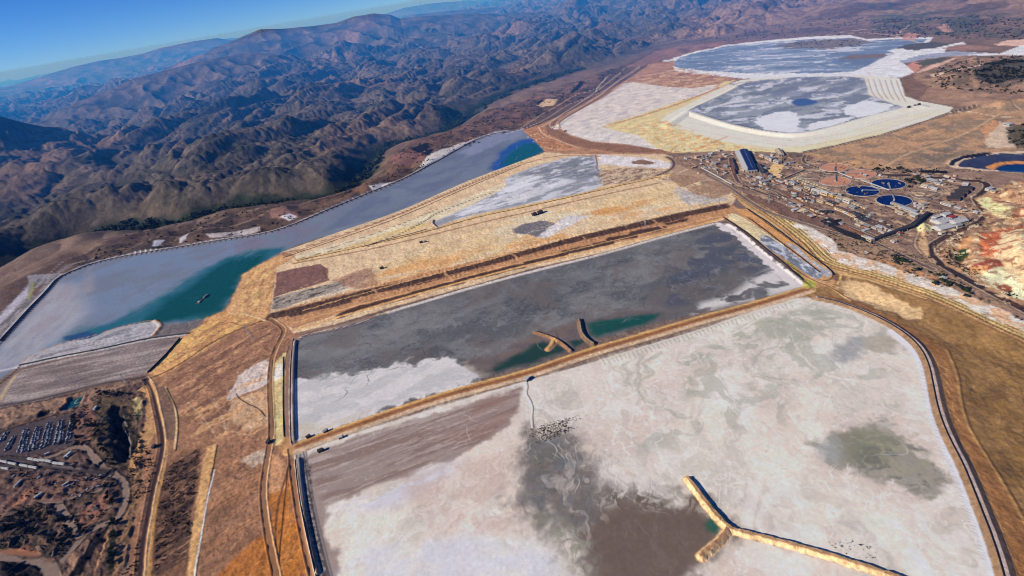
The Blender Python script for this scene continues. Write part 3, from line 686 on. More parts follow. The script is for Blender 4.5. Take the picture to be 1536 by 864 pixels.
# mid dike road (south dike of second pond)
SD = [(436,674),(455,668),(480,658),(560,630),(640,603),(700,585),(790,562),(860,537),(900,524),(950,510),(1050,480),(1120,462),(1190,441),(1212,434)]
dike(SD, 3.0, 16, .28, (156,108,68), (210,168,104), zone='embankment.middle')
P_ = offset(chaikin(W(SD), 2), 11)
for o_, cc, ww in ((13, (214,172,104), 9), (7, (186,134,78), 5), (0, (140,96,60), 6), (-7, (168,118,72), 5), (-14, (196,172,148), 8)):
    Q = offset(chaikin(W(SD), 2), o_); i = sel(Q, 20); d, L_, s_ = dist_line(Q, GX[i], GY[i])
    mixcol(i, (1 - sstep(ww * .35, ww * .75, d)) * .9, cc, texture(GX[i], GY[i], .2, 8, seed=5))
# centre junction roads
RW = [(404,478),(418,486),(427,494),(424,504),(412,526),(406,550),(405,580),(407,620),(408,655),(404,672),(399,700),(394,740),(400,790),(408,830),(416,870),(430,960)]
poly([(410,548),(424,530),(430,528),(428,560),(428,610),(427,655),(424,668),(412,668),(411,620),(408,580)], (222,192,134), 2, 3, amp=.1)
poly([(408,562),(418,545),(426,545),(427,560),(414,572)], (216,206,196), 3, 4)
line(RW, (150,110,76), 9, 2, 1, zone='road.west')
line([(409,540),(408,580),(410,620),(411,655)], (60,44,34), 3.4, 1.2)
REo = [(560,474),(500,491),(462,496),(447,503),(436,515),(431,540),(430,580),(430,620),(431,655),(436,674)]
line(REo, (150,118,100), 10, 2, 1, zone='road.east')
line([(426,535),(425,580),(425,620),(426,655)], (206,180,110), 5, 2, .8)
line([(434,518),(427,540),(425.5,580),(426,620),(427,655)], (70,52,44), 3, 1)
REs = [(436,674),(437,690),(439,710),(446,760),(458,820),(470,870),(490,960)]
line(REs, (156,112,76), 8, 2, 1, zone='road.east')
line([(436,690),(424,730),(416,760),(412,810),(418,840)], (120,80,46), 4, 1.5)
line([(432,700),(428,740),(424,780),(420,820),(418,850)], (70,46,28), 3, 1.2)
line([(405,672),(420,672),(436,676)], (150,106,72), 9, 2)
poly([(428,655),(436,655),(446,668),(440,684),(424,682),(418,672)], (186,140,92), 3, 3)
# inner striped bank on the ponds' west sides, its shade painted as dark stripes
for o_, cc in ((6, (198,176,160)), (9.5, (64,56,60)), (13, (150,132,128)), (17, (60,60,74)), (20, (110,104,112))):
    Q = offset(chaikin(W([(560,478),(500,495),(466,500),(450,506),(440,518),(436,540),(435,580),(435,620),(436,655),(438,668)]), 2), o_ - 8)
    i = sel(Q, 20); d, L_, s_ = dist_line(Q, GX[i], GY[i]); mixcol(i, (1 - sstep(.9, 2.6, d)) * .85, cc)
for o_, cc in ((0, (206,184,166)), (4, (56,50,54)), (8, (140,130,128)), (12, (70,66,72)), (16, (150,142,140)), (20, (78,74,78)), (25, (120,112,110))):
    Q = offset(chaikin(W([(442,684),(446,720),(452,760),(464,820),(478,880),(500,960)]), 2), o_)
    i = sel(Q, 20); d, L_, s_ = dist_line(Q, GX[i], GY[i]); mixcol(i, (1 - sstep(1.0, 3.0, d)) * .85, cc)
mott([(455,690),(466,690),(470,760),(492,864),(484,870),(462,790)], (60,56,58), 10, .0, .06, .8, seed=103, soft=3)
dike([(443,512),(441,540),(440,580),(440,620),(441,660)], 5, 4, .8)
dike([(448,690),(452,740),(462,800),(476,860)], 5, 4, .8)

# ---- narrow lined ponds north-east of the dark pond
poly([(1088,322),(1100,313),(1120,313),(1160,338),(1200,370),(1232,395),(1250,408),(1262,412),(1250,428),(1215,432),(1205,420),(1180,395),(1150,372),(1120,347),(1095,333)], (196,150,100), 3, 3)
SA_ = [(1092,322),(1102,321),(1125,335),(1150,353),(1176,369),(1187,379),(1212,395),(1236,411),(1231,418),(1222,418),(1205,408),(1180,390),(1158,377),(1138,361),(1112,341),(1094,329)]
SB_ = [(1108,313),(1122,317),(1145,332),(1170,349),(1195,369),(1214,389),(1243,403),(1247,412),(1240,416),(1226,401),(1200,382),(1180,366),(1150,345),(1122,326)]
poly(SA_, (216,196,152), 2, 2, zone=None)
poly([(1142,352),(1150,353),(1176,369),(1187,379),(1212,395),(1236,411),(1231,418),(1222,418),(1205,408),(1180,390),(1158,377),(1140,362)], (120,126,138), 2, 2, amp=.1)
mott([(1142,352),(1176,369),(1236,411),(1222,418),(1180,390),(1140,362)], (196,200,208), 24, .05, .08, .85, seed=105, ang=A((1142,352),(1236,411)), stretch=2, soft=3)
poly(SB_, (206,152,90), 2, 2)
poly([(1178,363),(1195,369),(1214,389),(1243,403),(1247,412),(1240,416),(1226,401),(1200,382)], (176,178,184), 2, 2, amp=.15, lam=16)
line([(1092,322),(1102,320),(1126,334),(1151,352),(1175,368)], (236,222,190), 4, 1.5)
line([(1120,313),(1160,338),(1190,362)], (236,212,164), 4, 1.5)
line([(1122,326),(1150,346),(1175,366),(1200,384),(1230,408)], (22,24,30), 5, 1.2)  # shadow of the dividing dike, painted as a black line
line([(1122,314),(1160,341),(1200,371),(1226,392),(1246,404),(1251,413),(1245,420),(1234,421)], (26,26,30), 4, 1.2)
line([(1092,330),(1112,342),(1138,362)], (30,28,28), 4, 1.2)
line([(1085,332),(1098,334),(1120,350),(1145,372),(1180,398),(1200,415),(1210,430)], (140,112,92), 7, 2)
line([(1180,392),(1195,405),(1205,418),(1212,432)], (164,152,66), 10, 3)
poly([(1205,428),(1214,418),(1226,424),(1222,431),(1210,434)], (186,180,80), 3, 4)
line([(1212,418),(1235,424),(1255,436),(1275,448)], (214,182,122), 6, 2)
poly([(1246,392),(1262,400),(1268,415),(1256,424),(1248,418),(1252,408)], (138,104,76), 3, 2)
line([(1256,425),(1262,416),(1258,404),(1248,392),(1236,380),(1225,372)], (216,180,110), 5, 2)
# ---- parallel yellow benches
BEN = [(1108,290),(1135,306),(1165,325),(1195,348),(1215,365),(1232,384),(1246,394),(1300,408),(1350,424),(1400,440),(1450,462),(1500,486),(1560,512),(1700,585)]
B2 = chaikin(W(BEN), 2)
poly([(1100,292),(1120,290),(1160,310),(1200,338),(1240,368),(1262,385),(1320,402),(1400,428),(1480,462),(1560,500),(1700,570),(1700,600),(1536,512),(1480,487),(1400,452),(1300,420),(1262,412),(1232,400),(1200,372),(1160,338),(1120,313)], (206,168,112), 3, 3, amp=.12)
for k, (o_, cc) in enumerate(((-22, (238,212,152)), (-17, (122,90,58)), (-12, (236,208,146)), (-7, (110,80,52)), (-2, (230,196,128)), (3, (120,86,56)), (8, (232,196,126)), (14, (96,68,46)), (19, (196,150,96)), (25,(150,110,74)))):
    Q = offset(B2, -o_ * 1.15); i = sel(Q, 12); d, L_, s_ = dist_line(Q, GX[i], GY[i])
    m_ = 1 - sstep(1.4, 3.6, d); mixcol(i, m_ * .85, cc); 
Q = offset(B2, 6); i = sel(Q, 60); d, L_, s_ = dist_line(Q, GX[i], GY[i]); GZ[i] += np.where(d < 34, 1.6 * np.sin(d * 1.0 * s_ * .9), 0) * (1 - sstep(26, 34, d))
poly([(1190,335),(1204,334),(1230,345),(1245,358),(1262,375),(1300,385),(1350,402),(1400,420),(1450,438),(1500,462),(1560,490),(1700,560),(1700,570),(1536,498),(1470,468),(1400,434),(1330,412),(1262,394),(1240,376),(1215,352)], (218,206,196), 4, 14, wl=50, amp=.08)
mott([(1200,345),(1262,375),(1350,402),(1450,438),(1560,490),(1536,500),(1400,436),(1262,398),(1235,378)], (214,168,120), 50, .08, .08, .8, seed=107)

# ---- plant ground
poly([(1010,236),(1060,224),(1180,229),(1250,246),(1420,253),(1536,260),(1650,270),(1700,540),(1560,488),(1500,462),(1450,438),(1400,420),(1350,402),(1300,385),(1262,375),(1245,358),(1225,342),(1180,322),(1140,300),(1108,286),(1060,262),(1012,246)], (150,122,104), 5, 8, amp=.22, lam=40)
PLA = A((1120,290),(1300,350))
mott([(1010,236),(1180,229),(1420,253),(1480,300),(1420,360),(1300,375),(1180,322),(1060,262)], (112,92,82), 40, .05, .08, .7, seed=110, ang=PLA, stretch=2, soft=8)
mott([(1010,236),(1180,229),(1420,253),(1480,300),(1420,360),(1300,375),(1180,322),(1060,262)], (202,168,134), 30, .15, .06, .75, seed=111, ang=PLA, stretch=2.5, soft=8)
mott([(1010,236),(1180,229),(1420,253),(1480,300),(1420,360),(1300,375),(1180,322),(1060,262)], (66,60,58), 22, .24, .05, .7, seed=112, ang=PLA, stretch=2, soft=8)
poly([(1110,290),(1140,296),(1190,312),(1240,330),(1290,345),(1320,352),(1300,362),(1250,352),(1200,335),(1150,312)], (128,98,84), 5, 8, amp=.15)
poly([(1240,345),(1262,352),(1330,362),(1370,380),(1420,410),(1470,440),(1520,466),(1480,455),(1400,420),(1330,396),(1262,375)], (160,130,104), 5, 10, amp=.3, lam=14)
mott([(1230,340),(1300,362),(1370,380),(1470,440),(1536,480),(1400,420),(1262,375)], (66,62,46), 16, .16, .05, .9, seed=113, soft=4)
mott([(1300,380),(1400,415),(1420,425),(1340,400)], (206,136,76), 16, .05, .05, .8, seed=114, soft=4)
# roads in the plant
def dirtroad(p, w=14, c=(120,96,88), edge=(196,170,140), z=None):
    line(p, (70,54,46), w + 15, 2, .55); line(p, edge, w + 8, 2.5, .85); line(p, c, w, 2.0, 1, zone=z)
dirtroad([(1240,258),(1300,260),(1340,262),(1400,266),(1440,269),(1474,272),(1483,278),(1475,288),(1462,296),(1468,306),(1480,318),(1476,329),(1456,339),(1430,349),(1402,364),(1392,374),(1400,386),(1414,398),(1442,414),(1482,436),(1540,466),(1600,500)], 20, (66,52,52), z='road.haul')
dirtroad([(1210,230),(1203,240),(1212,247),(1245,256)], 12, (96,78,70), z='road.haul')
dirtroad([(990,229),(1020,229),(1045,226),(1090,223),(1120,221),(1150,227),(1180,229),(1205,228),(1257,217),(1324,201),(1390,181),(1424,168),(1470,158)], 11, (92,74,68), z='road.dam')
dirtroad([(1000,235),(1010,240),(1012,248),(1004,256),(985,263)], 14, (100,80,72), z='road.plant')
dirtroad([(1095,238),(1098,250),(1102,262),(1108,274),(1125,282),(1150,292),(1180,300)], 14, (98,74,72), z='road.plant')
dirtroad([(1108,274),(1118,276),(1160,285),(1172,292),(1180,300),(1230,322),(1280,340),(1310,352),(1320,358)], 10, (112,90,84), z='road.plant')
dirtroad([(1060,262),(1095,280),(1115,296),(1150,318),(1190,330),(1240,346),(1290,358),(1310,362)], 13, (124,104,98), z='road.plant')
dirtroad([(1312,360),(1340,355),(1362,345),(1382,330),(1392,322),(1420,316)], 8, (70,60,62))
dirtroad([(1296,356),(1310,362),(1335,374),(1365,388),(1400,404)], 11, (112,92,86))
dirtroad([(1174,272),(1190,268),(1200,262),(1230,255)], 5, (196,176,150))
dirtroad([(1385,340),(1378,355),(1374,368),(1385,380),(1400,392)], 7, (150,116,92))
dirtroad([(1320,300),(1350,318),(1370,330)], 5, (180,150,116))
dirtroad([(1335,300),(1372,300),(1400,290),(1440,280)], 5, (160,136,112))
poly([(1374,340),(1382,333),(1396,338),(1398,346),(1384,350),(1376,346)], (222,204,150), 2, 2)
mound([(1374,348),(1380,334),(1398,340),(1392,354)], 12, .6)
poly([(1386,345),(1380,360),(1384,378),(1396,392),(1392,370),(1390,358)], (196,160,120), 3, 4)
# orange hills on the right
poly([(1462,298),(1475,292),(1540,270),(1700,260),(1800,560),(1600,500),(1536,462),(1470,425),(1420,398),(1405,380),(1415,370),(1450,352),(1480,330),(1474,310)], (186,146,108), 6, 12, wl=60, amp=.2, lam=40)
poly([(1466,300),(1480,296),(1510,312),(1530,322),(1522,332),(1500,328),(1475,310)], (232,210,150), 5, 10, amp=.15, lam=20)
poly([(1512,325),(1530,318),(1560,312),(1580,335),(1540,332),(1520,330)], (208,120,72), 5, 8)
poly([(1470,352),(1500,345),(1536,340),(1560,345),(1540,360),(1500,368),(1498,385),(1480,395),(1468,378)], (200,112,68), 6, 14, wl=30, amp=.16, lam=24)
poly([(1500,352),(1560,340),(1700,330),(1750,520),(1600,480),(1536,440),(1510,420),(1495,395)], (232,184,140), 5, 12, wl=50, amp=.06, lam=40)
poly([(1455,403),(1500,400),(1520,418),(1536,436),(1545,450),(1520,448),(1490,430),(1470,418)], (228,212,172), 5, 10, wl=30)
poly([(1460,398),(1495,395),(1505,402),(1480,406),(1462,404)], (150,80,58), 3, 6)
poly([(1494,430),(1505,425),(1520,432),(1515,438),(1500,436)], (158,92,60), 3, 5)
poly([(1452,402),(1480,402),(1470,412),(1456,410)], (222,160,96), 4, 8, op=.8)
poly([(1434,377),(1442,372),(1452,375),(1454,383),(1442,388),(1434,386)], (44,72,36), 3, 4)
poly([(1440,362),(1455,357),(1460,365),(1448,372),(1440,370)], (214,158,104), 3, 6)
mott([(1405,365),(1480,330),(1560,300),(1700,280),(1700,330),(1500,345),(1460,350),(1430,370)], (124,104,80), 40, .0, .1, .7, seed=115)
hole([(1420,372),(1440,366),(1460,372),(1465,392),(1450,400),(1425,392)], 10, .4)
mound([(1500,350),(1560,340),(1700,330),(1700,500),(1560,440),(1500,400)], 14, .4, 10)

# ---- east flats beyond the plant
poly([(1205,231),(1257,219),(1324,203),(1424,172),(1480,160),(1536,150),(1700,150),(1700,240),(1536,226),(1470,228),(1432,238),(1418,250),(1310,254),(1250,245)], (184,146,110), 5, 8, amp=.14, lam=60)
mott([(1205,231),(1324,203),(1480,160),(1700,150),(1700,240),(1470,228),(1418,250),(1250,245)], (140,122,102), 110, .04, .08, .8, seed=120, wamp=60)
mott([(1360,240),(1390,225),(1450,215),(1430,235),(1380,248)], (112,106,96), 50, -.05, .1, .7, seed=121)
poly([(1240,247),(1260,243),(1290,238),(1292,250),(1270,253)], (190,150,108), 4, 8)
line([(1330,248),(1360,230),(1400,218),(1450,200),(1500,170)], (208,174,130), 8, 4, .8)
line([(1340,205),(1380,222),(1400,228)], (206,160,120), 12, 8, .6)
poly([(1480,200),(1500,182),(1520,190),(1525,220),(1480,222)], (206,182,156), 5, 12)
poly([(1510,190),(1560,180),(1700,190),(1700,225),(1540,222),(1515,215)], (92,84,66), 6, 18, wl=40, op=.9)
poly([(1470,195),(1490,178),(1500,186),(1480,204)], (196,146,104), 4, 8)
line([(1425,169),(1450,166),(1480,172),(1500,175),(1536,176)], (222,192,168), 6, 2)
for k in range(5):
    line([(1385 + k * 3,154 - k * 3),(1420,150 - k * 3.5),(1460,148 - k * 2.6),(1500,152 - k * 1),(1530,162 + k * 1)], ((104,84,70),(226,196,166))[k % 2], 7, 3, .8)
poly([(1352,118),(1372,120),(1398,126),(1392,140),(1384,150),(1372,148),(1360,140),(1354,128)], (134,106,92), 3, 4)
poly([(1390,134),(1400,126),(1440,122),(1452,126),(1448,134),(1420,136)], (196,158,132), 4, 5, op=.8)
poly([(1402,143),(1412,140),(1440,140),(1452,142),(1430,145),(1406,146)], (30,36,56), 2, 2)
poly([(1480,138),(1500,130),(1536,128),(1600,130),(1560,146),(1510,142)], (214,184,140), 4, 8)
# terrain south of the top pond, scrub bumps
poly([(1370,110),(1400,92),(1440,80),(1536,82),(1700,80),(1700,150),(1536,150),(1480,160),(1440,160),(1410,155),(1378,150),(1395,130),(1372,118)], (160,128,106), 5, 12, amp=.2, lam=60)
mott([(1375,108),(1440,86),(1536,84),(1700,84),(1700,140),(1480,140),(1400,128)], (104,94,80), 90, .0, .08, .8, seed=122)
poly([(1460,115),(1475,100),(1500,92),(1536,92),(1600,95),(1600,122),(1536,122),(1490,127),(1465,124)], (84,80,70), 6, 25, wl=60, op=.95)
poly([(1370,110),(1400,96),(1440,84),(1420,94),(1390,106)], (226,178,156), 3, 5)
poly([(1395,112),(1440,104),(1475,97),(1465,105),(1430,114),(1400,118)], (226,186,160), 4, 7)
poly([(1352,112),(1360,98),(1372,92),(1385,95),(1378,104),(1366,112)], (214,150,128), 3, 6, op=.8)
poly([(1372,95),(1400,88),(1430,86),(1410,94),(1385,98)], (92,96,78), 4, 8)
for c_ in ([(1300,14),(1420,20),(1536,26),(1536,60),(1440,52),(1310,48)],):
    mott(c_, (92,96,72), 300, .0, .1, .7, seed=124, wamp=100)

# ---- top pond and white walls
WALL=(220,210,196)
poly([(985,172),(1005,164),(1040,150),(1085,128),(1110,120),(1140,116),(1200,113),(1290,111),(1350,117),(1357,143),(1377,151),(1407,156),(1430,161),(1424,167),(1390,180),(1324,200),(1257,216),(1200,228),(1170,227),(1130,222),(1080,212),(1020,195),(990,182)], WALL, 4, 4, amp=.06, lam=50, ang=A((1000,180),(1200,226)), stretch=4, zone='embankment.upper')
poly([(1000,190),(1040,200),(1100,214),(1170,222),(1200,220),(1257,209),(1320,195),(1324,200),(1257,216),(1200,228),(1150,226),(1080,224),(1010,229),(975,210),(985,196)], (222,204,162), 6, 14, wl=60, op=.85)
mott([(1200,222),(1320,185),(1400,165),(1420,168),(1324,200),(1200,228)], (222,206,170), 50, .0, .1, .6, seed=126, ang=A((1200,220),(1324,200)), stretch=4)
for p in ([(1015,180),(1060,188),(1110,198),(1150,206),(1195,212),(1250,204),(1300,190),(1360,172)],[(1010,187),(1080,202),(1140,214),(1195,220),(1260,211),(1330,192),(1395,172)]):
    line(p, (196,180,158), 6, 3, .7)
LP = [(1032,167),(1045,160),(1080,145),(1120,125),(1140,120),(1170,118),(1200,115),(1270,114),(1296,117),(1300,128),(1302,142),(1340,156),(1357,160),(1330,168),(1307,173),(1250,190),(1200,201),(1150,198),(1100,188),(1060,176)]
LA = A((1060,170),(1200,140))
poly(LP, (150,156,164), 3, 2, amp=.1, lam=100, zone='tailings_beach.fourth')
mott(LP, (114,124,140), 120, .0, .1, .8, seed=130, ang=LA, stretch=2.5, wamp=100)
mott(LP, (206,206,214), 130, .1, .08, .85, seed=131, ang=LA, stretch=2.5, wamp=120)
mott([(1090,125),(1200,116),(1290,116),(1300,130),(1240,145),(1140,145)], (116,124,146), 90, -.05, .1, .7, seed=132, ang=LA, stretch=2.5, wamp=100)
poly([(1130,182),(1145,172),(1180,166),(1198,170),(1200,185),(1195,199),(1150,196)], (222,220,224), 6, 20, wl=60, op=.9)
poly([(1265,160),(1300,150),(1340,157),(1330,167),(1290,176),(1270,172)], (222,220,224), 6, 12, wl=60, op=.9)
poly([(1212,186),(1240,180),(1290,172),(1250,189),(1215,196)], (220,218,222), 6, 16, wl=60, op=.9)
poly([(1187,153),(1192,149),(1205,147),(1220,149),(1226,153),(1218,157),(1203,159),(1190,157)], (66,100,150), 10, 8, smooth=1)
line([(1030,168),(1060,178),(1100,190),(1150,200),(1198,203),(1250,192),(1307,175)], (178,168,158), 6, 2)
for k in range(6):
    x_ = 1302 + k * 8.5
    line([(x_,118 + k * .4),(x_ + 3,128),(x_ + 7,140),(x_ + 14,147 + k)], (168,152,138), 6, 2, .8)
    line([(x_ + 3,118),(x_ + 6,128),(x_ + 10,140)], (232,228,224), 7, 2, .8)
line([(1350,118),(1357,132),(1364,142),(1382,150),(1408,155)], (120,100,86), 8, 3, .8)
MP = [(1011,99),(1012,92),(1020,86),(1040,80),(1090,69),(1150,63),(1220,58),(1275,56),(1300,61),(1340,58),(1392,58),(1384,64),(1350,70),(1330,76),(1342,79),(1320,88),(1300,99),(1280,107),(1240,109),(1200,109.5),(1120,109.5),(1060,106),(1020,102)]
poly([(985,100),(1000,88),(1040,76),(1090,66),(1150,60),(1220,54),(1275,52),(1300,58),(1340,56),(1400,55),(1392,66),(1400,72),(1445,62),(1450,66),(1412,76),(1500,80),(1536,66),(1600,62),(1600,80),(1536,82),(1480,83),(1400,84),(1352,92),(1372,108),(1352,116),(1290,113),(1200,115),(1120,118),(1060,112),(1010,108),(990,106)], (226,222,224), 4, 5, amp=.05, zone=None)
poly(MP, (120,138,164), 3, 2, amp=.08, lam=200, zone='tailings_beach.fifth')
MA = A((1020,100),(1280,90))
mott(MP, (152,166,188), 160, .02, .1, .8, seed=133, ang=MA, stretch=4, wamp=80)
mott(MP, (206,208,220), 100, .14, .06, .8, seed=134, ang=MA, stretch=5, wamp=60)
mott(MP, (100,118,148), 200, .1, .1, .7, seed=135, ang=MA, stretch=3)
poly([(1160,68),(1190,63),(1220,59),(1280,58),(1310,63),(1290,68),(1240,73),(1190,72)], (124,112,102), 14, 60, wl=110, op=.9)
poly([(1255,88),(1280,82),(1330,80),(1325,85),(1290,88)], (128,112,104), 6, 14)
poly([(1345,72),(1360,66),(1400,62),(1425,66),(1400,72),(1370,75)], (96,92,86), 6, 20)
poly([(1344,93),(1380,82),(1430,76),(1480,80),(1440,83),(1390,88),(1360,94)], (158,164,184), 5, 14)
poly([(1490,66),(1510,60),(1540,58),(1560,64),(1536,68),(1500,68)], (226,180,162), 5, 10)
poly([(1412,72),(1440,66),(1490,70),(1480,74),(1430,75)], (160,126,110), 5, 10)

# ---- slopes between the reservoirs and the top dam
poly([(1012,90),(985,95),(960,106),(938,120),(905,140),(870,158),(825,180),(800,190),(784,194),(800,208),(818,228),(850,231),(900,231),(1000,231),(1020,229),(980,214),(985,175),(1040,150),(1110,118),(1060,112),(1010,106)], (176,134,102), 5, 8, amp=.2, lam=50)
mott([(938,120),(1010,100),(1110,118),(1040,150),(985,172),(950,130)], (206,170,130), 80, .0, .08, .8, seed=140, ang=A((940,120),(1050,100)), stretch=3)
mott([(938,120),(1010,100),(1110,118),(1040,150),(985,172),(950,130)], (140,98,80), 60, .1, .06, .7, seed=141, ang=A((940,120),(1050,100)), stretch=3)
poly([(925,128),(900,140),(870,154),(830,176),(815,184),(780,194),(760,197),(800,182),(840,160),(880,140),(925,112),(940,108)], (104,84,76), 6, 10, amp=.15)
poly([(908,136),(880,152),(850,168),(828,180),(818,190),(822,200),(850,214),(880,222),(930,229),(1000,229),(1000,224),(950,219),(890,213),(860,206),(836,194),(840,184),(870,168),(900,150),(922,136)], (146,108,84), 3, 3, amp=.14, lam=30)
poly([(784,196),(812,188),(818,198),(834,208),(868,222),(866,226),(818,226),(800,208)], (190,138,98), 3, 3, amp=.2, lam=10)
mott([(784,196),(812,188),(834,208),(868,222),(818,226)], (150,100,66), 18, .05, .05, .8, seed=142, soft=4)
for p in ([(790,206),(816,196)],[(800,212),(826,202)],[(808,190),(812,200),(830,208),(868,222)],[(812,190),(840,175),(880,155),(905,140)],[(818,222),(840,224)]):
    line(p, (230,204,172), 5, 2)
WS = [(838,186),(850,177),(880,160),(905,147),(938,124),(950,123),(1000,130),(1040,132),(1075,126),(1070,136),(1016,152),(960,172),(915,184),(903,190),(935,198),(960,203),(1000,222),(985,224),(940,216),(890,212),(856,202),(840,192)]
poly(WS, (214,204,196), 3, 2, amp=.05, lam=60, zone='ground.bench')
mott(WS, (190,182,184), 60, .1, .1, .6, seed=143, ang=A((850,180),(940,124)), stretch=3)
poly([(826,190),(840,186),(838,193),(832,194)], (214,204,200), 3, 4)
poly([(905,190),(916,184),(960,172),(1016,152),(1060,140),(1086,122),(1104,119),(1060,141),(1025,160),(1000,172),(990,182),(1020,195),(1080,212),(1130,222),(1180,229),(1100,226),(1010,229),(985,222),(958,203),(930,197)], (222,196,144), 3, 5, amp=.08, lam=30)
mott([(930,190),(1000,180),(1080,212),(1130,222),(1010,229),(960,203)], (214,160,98), 40, .05, .08, .7, seed=144)
mott([(930,190),(1000,180),(1080,212),(1130,222),(1010,229),(960,203)], (230,212,170), 40, .1, .08, .7, seed=145)
line([(914,187),(940,180),(980,168),(1016,156),(1050,143),(1078,131)], (184,136,88), 22, 5, .95, amp=.14)
line([(985,175),(1000,169),(1030,160)], (236,224,210), 5, 2)
line([(975,212),(985,206),(995,215)], (170,124,82), 4, 2, .7)
line([(1005,229),(1010,222),(1020,216)], (150,100,64), 5, 2, .7)
line([(1050,222),(1070,213),(1090,205)], (196,140,86), 14, 5, .7)
# terraces left of the white bench
for k in range(4):
    line([(842 - k * 5,192),(838 - k * 5,186),(846 - k * 5,178),(880 - k * 4,158 - k),(905 - k * 3,142 - k * 2),(940 - k * 3,118 - k * 3),(980 - k * 8,98 - k * 2)], ((96,78,66),(216,190,166),(124,96,80),(216,194,170))[k], 7, 2.5, .8)
line([(760,200),(800,188),(830,172),(845,160),(870,150),(905,138),(930,118),(960,100),(1000,88)], (216,194,174), 7, 3, .8)
line([(780,192),(812,172),(830,162),(850,150),(862,142),(885,136),(900,130)], (206,182,160), 8, 3, .8)
poly([(805,158),(820,150),(838,150),(830,158),(812,162)], (212,182,144), 4, 8, op=.9)
poly([(855,138),(870,124),(878,122),(868,134),(858,140)], (26,28,40), 4, 4)
poly([(803,155),(812,150),(816,152),(808,157)], (40,36,38), 3, 3)
line([(893,138),(898,128),(905,122),(915,112)], (226,210,190), 7, 2.5)
# hillside tracks & shoulder above the top pond
poly([(940,100),(985,75),(1040,66),(1090,62),(1150,58),(1090,68),(1040,78),(1000,90),(965,102)], (136,104,90), 8, 20, amp=.2)
for p in ([(1380,64),(1340,52),(1316,50),(1290,48),(1240,52)],[(1340,60),(1352,45),(1365,38)],[(1260,48),(1290,44),(1316,43)]):
    line(p, (216,190,176), 12, 4, .8)
poly([(1352,60),(1362,48),(1380,50),(1372,60)], (190,140,124), 8, 10, op=.8)
poly([(1405,40),(1420,36),(1430,46),(1418,48)], (206,160,140), 8, 10, op=.8)

# ---- lined ponds at the east edge
poly([(1418,246),(1424,240),(1440,234),(1470,229),(1536,226),(1700,226),(1700,262),(1536,259),(1480,256),(1430,252)], (206,180,150), 3, 3)
poly([(1423,246),(1428,240),(1446,233),(1472,229),(1490,229),(1475,234),(1445,238),(1434,243),(1431,248),(1424,248)], (30,34,48), 2, 2)
poly([(1437,247),(1445,240),(1470,234),(1500,230),(1536,230),(1700,230),(1700,262),(1540,259),(1500,255),(1440,250)], (58,66,96), 2, 2, amp=.1)
poly([(1478,249),(1492,243),(1512,240),(1536,240),(1600,242),(1540,246),(1500,250),(1490,254)], (206,142,72), 3, 3)
poly([(1494,250),(1500,246),(1512,243),(1540,243),(1700,246),(1700,262),(1540,258.5),(1500,256)], (8,50,92), 2, 1, zone='water.east', zz=-4)
hole([(1440,248),(1470,234),(1536,230),(1700,230),(1700,262),(1500,256)], 4, .25)
line([(1436,250),(1500,256),(1540,259),(1700,263)], (196,170,160), 5, 1.5)
poly([(1380,255),(1420,256),(1422,260),(1382,259)], (26,30,38), 1.5, 1)
# pond/pools near plant
poly([(1150,253),(1160,246),(1176,247),(1172,257),(1166,263),(1172,266),(1168,268),(1158,262)], (226,182,126), 3, 3)

# ---- lower-left works
poly([(-300,800),(-100,650),(0,613),(80,597),(150,578),(218,569),(222,600),(218,650),(212,720),(202,770),(182,864),(170,1000),(-300,1100)], (102,80,70), 4, 6, amp=.22, lam=30)
mott([(-200,800),(0,613),(218,569),(210,720),(170,960),(-200,1000)], (66,54,48), 30, .06, .07, .75, seed=150)
mott([(-200,800),(0,613),(218,569),(210,720),(170,960),(-200,1000)], (134,104,86), 26, .16, .06, .6, seed=151)
poly([(190,690),(205,670),(216,670),(214,720),(205,770),(196,800),(180,864),(176,900),(160,900),(172,830),(182,790),(192,750),(196,715)], (140,108,78), 4, 8, amp=.2, lam=12)
poly([(190,596),(212,584),(222,600),(218,640),(200,662),(190,700),(204,720),(210,690),(232,650),(224,575)], (190,146,96), 4, 8, amp=.2, lam=14)
poly([(190,600),(205,596),(215,600),(212,620),(205,635),(198,615)], (168,150,104), 4, 5)
poly([(-100,690),(0,647),(60,630),(106,620),(112,640),(118,664),(104,668),(60,682),(0,684),(-100,720)], (84,72,74), 3, 3, amp=.07, zone='ground.lot')
poly([(-200,640),(0,615),(80,600),(130,586),(150,578),(218,570),(190,580),(130,598),(120,605),(60,620),(0,642),(-200,720)], (140,112,92), 4, 6, amp=.25, lam=14, ang=A((0,630),(120,600)), stretch=3)
line([(-60,615),(0,610),(80,594),(150,575),(215,566)], (74,62,60), 12, 4, .8)
line([(-60,670),(0,640),(60,622),(110,612),(140,602),(165,592),(190,582)], (126,108,94), 8, 2, .9)
line([(-60,678),(0,648),(60,629),(112,617)], (26,22,20), 5, 2, .8)
poly([(91,617),(96,608),(102,599),(124,592),(128,590),(118,606),(112,611),(100,615)], (0,84,86), 1.5, 1, zone='water.small', zz=-3)
line([(84,620),(98,602),(104,596)], (176,126,92), 7, 2)
poly([(128,593),(136,588),(132,598),(140,604),(122,606),(121,602)], (156,118,96), 2, 2)
poly([(54,625),(60,617),(74,614),(76,617),(70,624),(56,628)], (16,12,12), 2, 2)
hole([(54,627),(62,616),(78,613),(72,624)], 6, .7)
hole([(88,619),(102,597),(130,588),(120,608)], 3, .5)
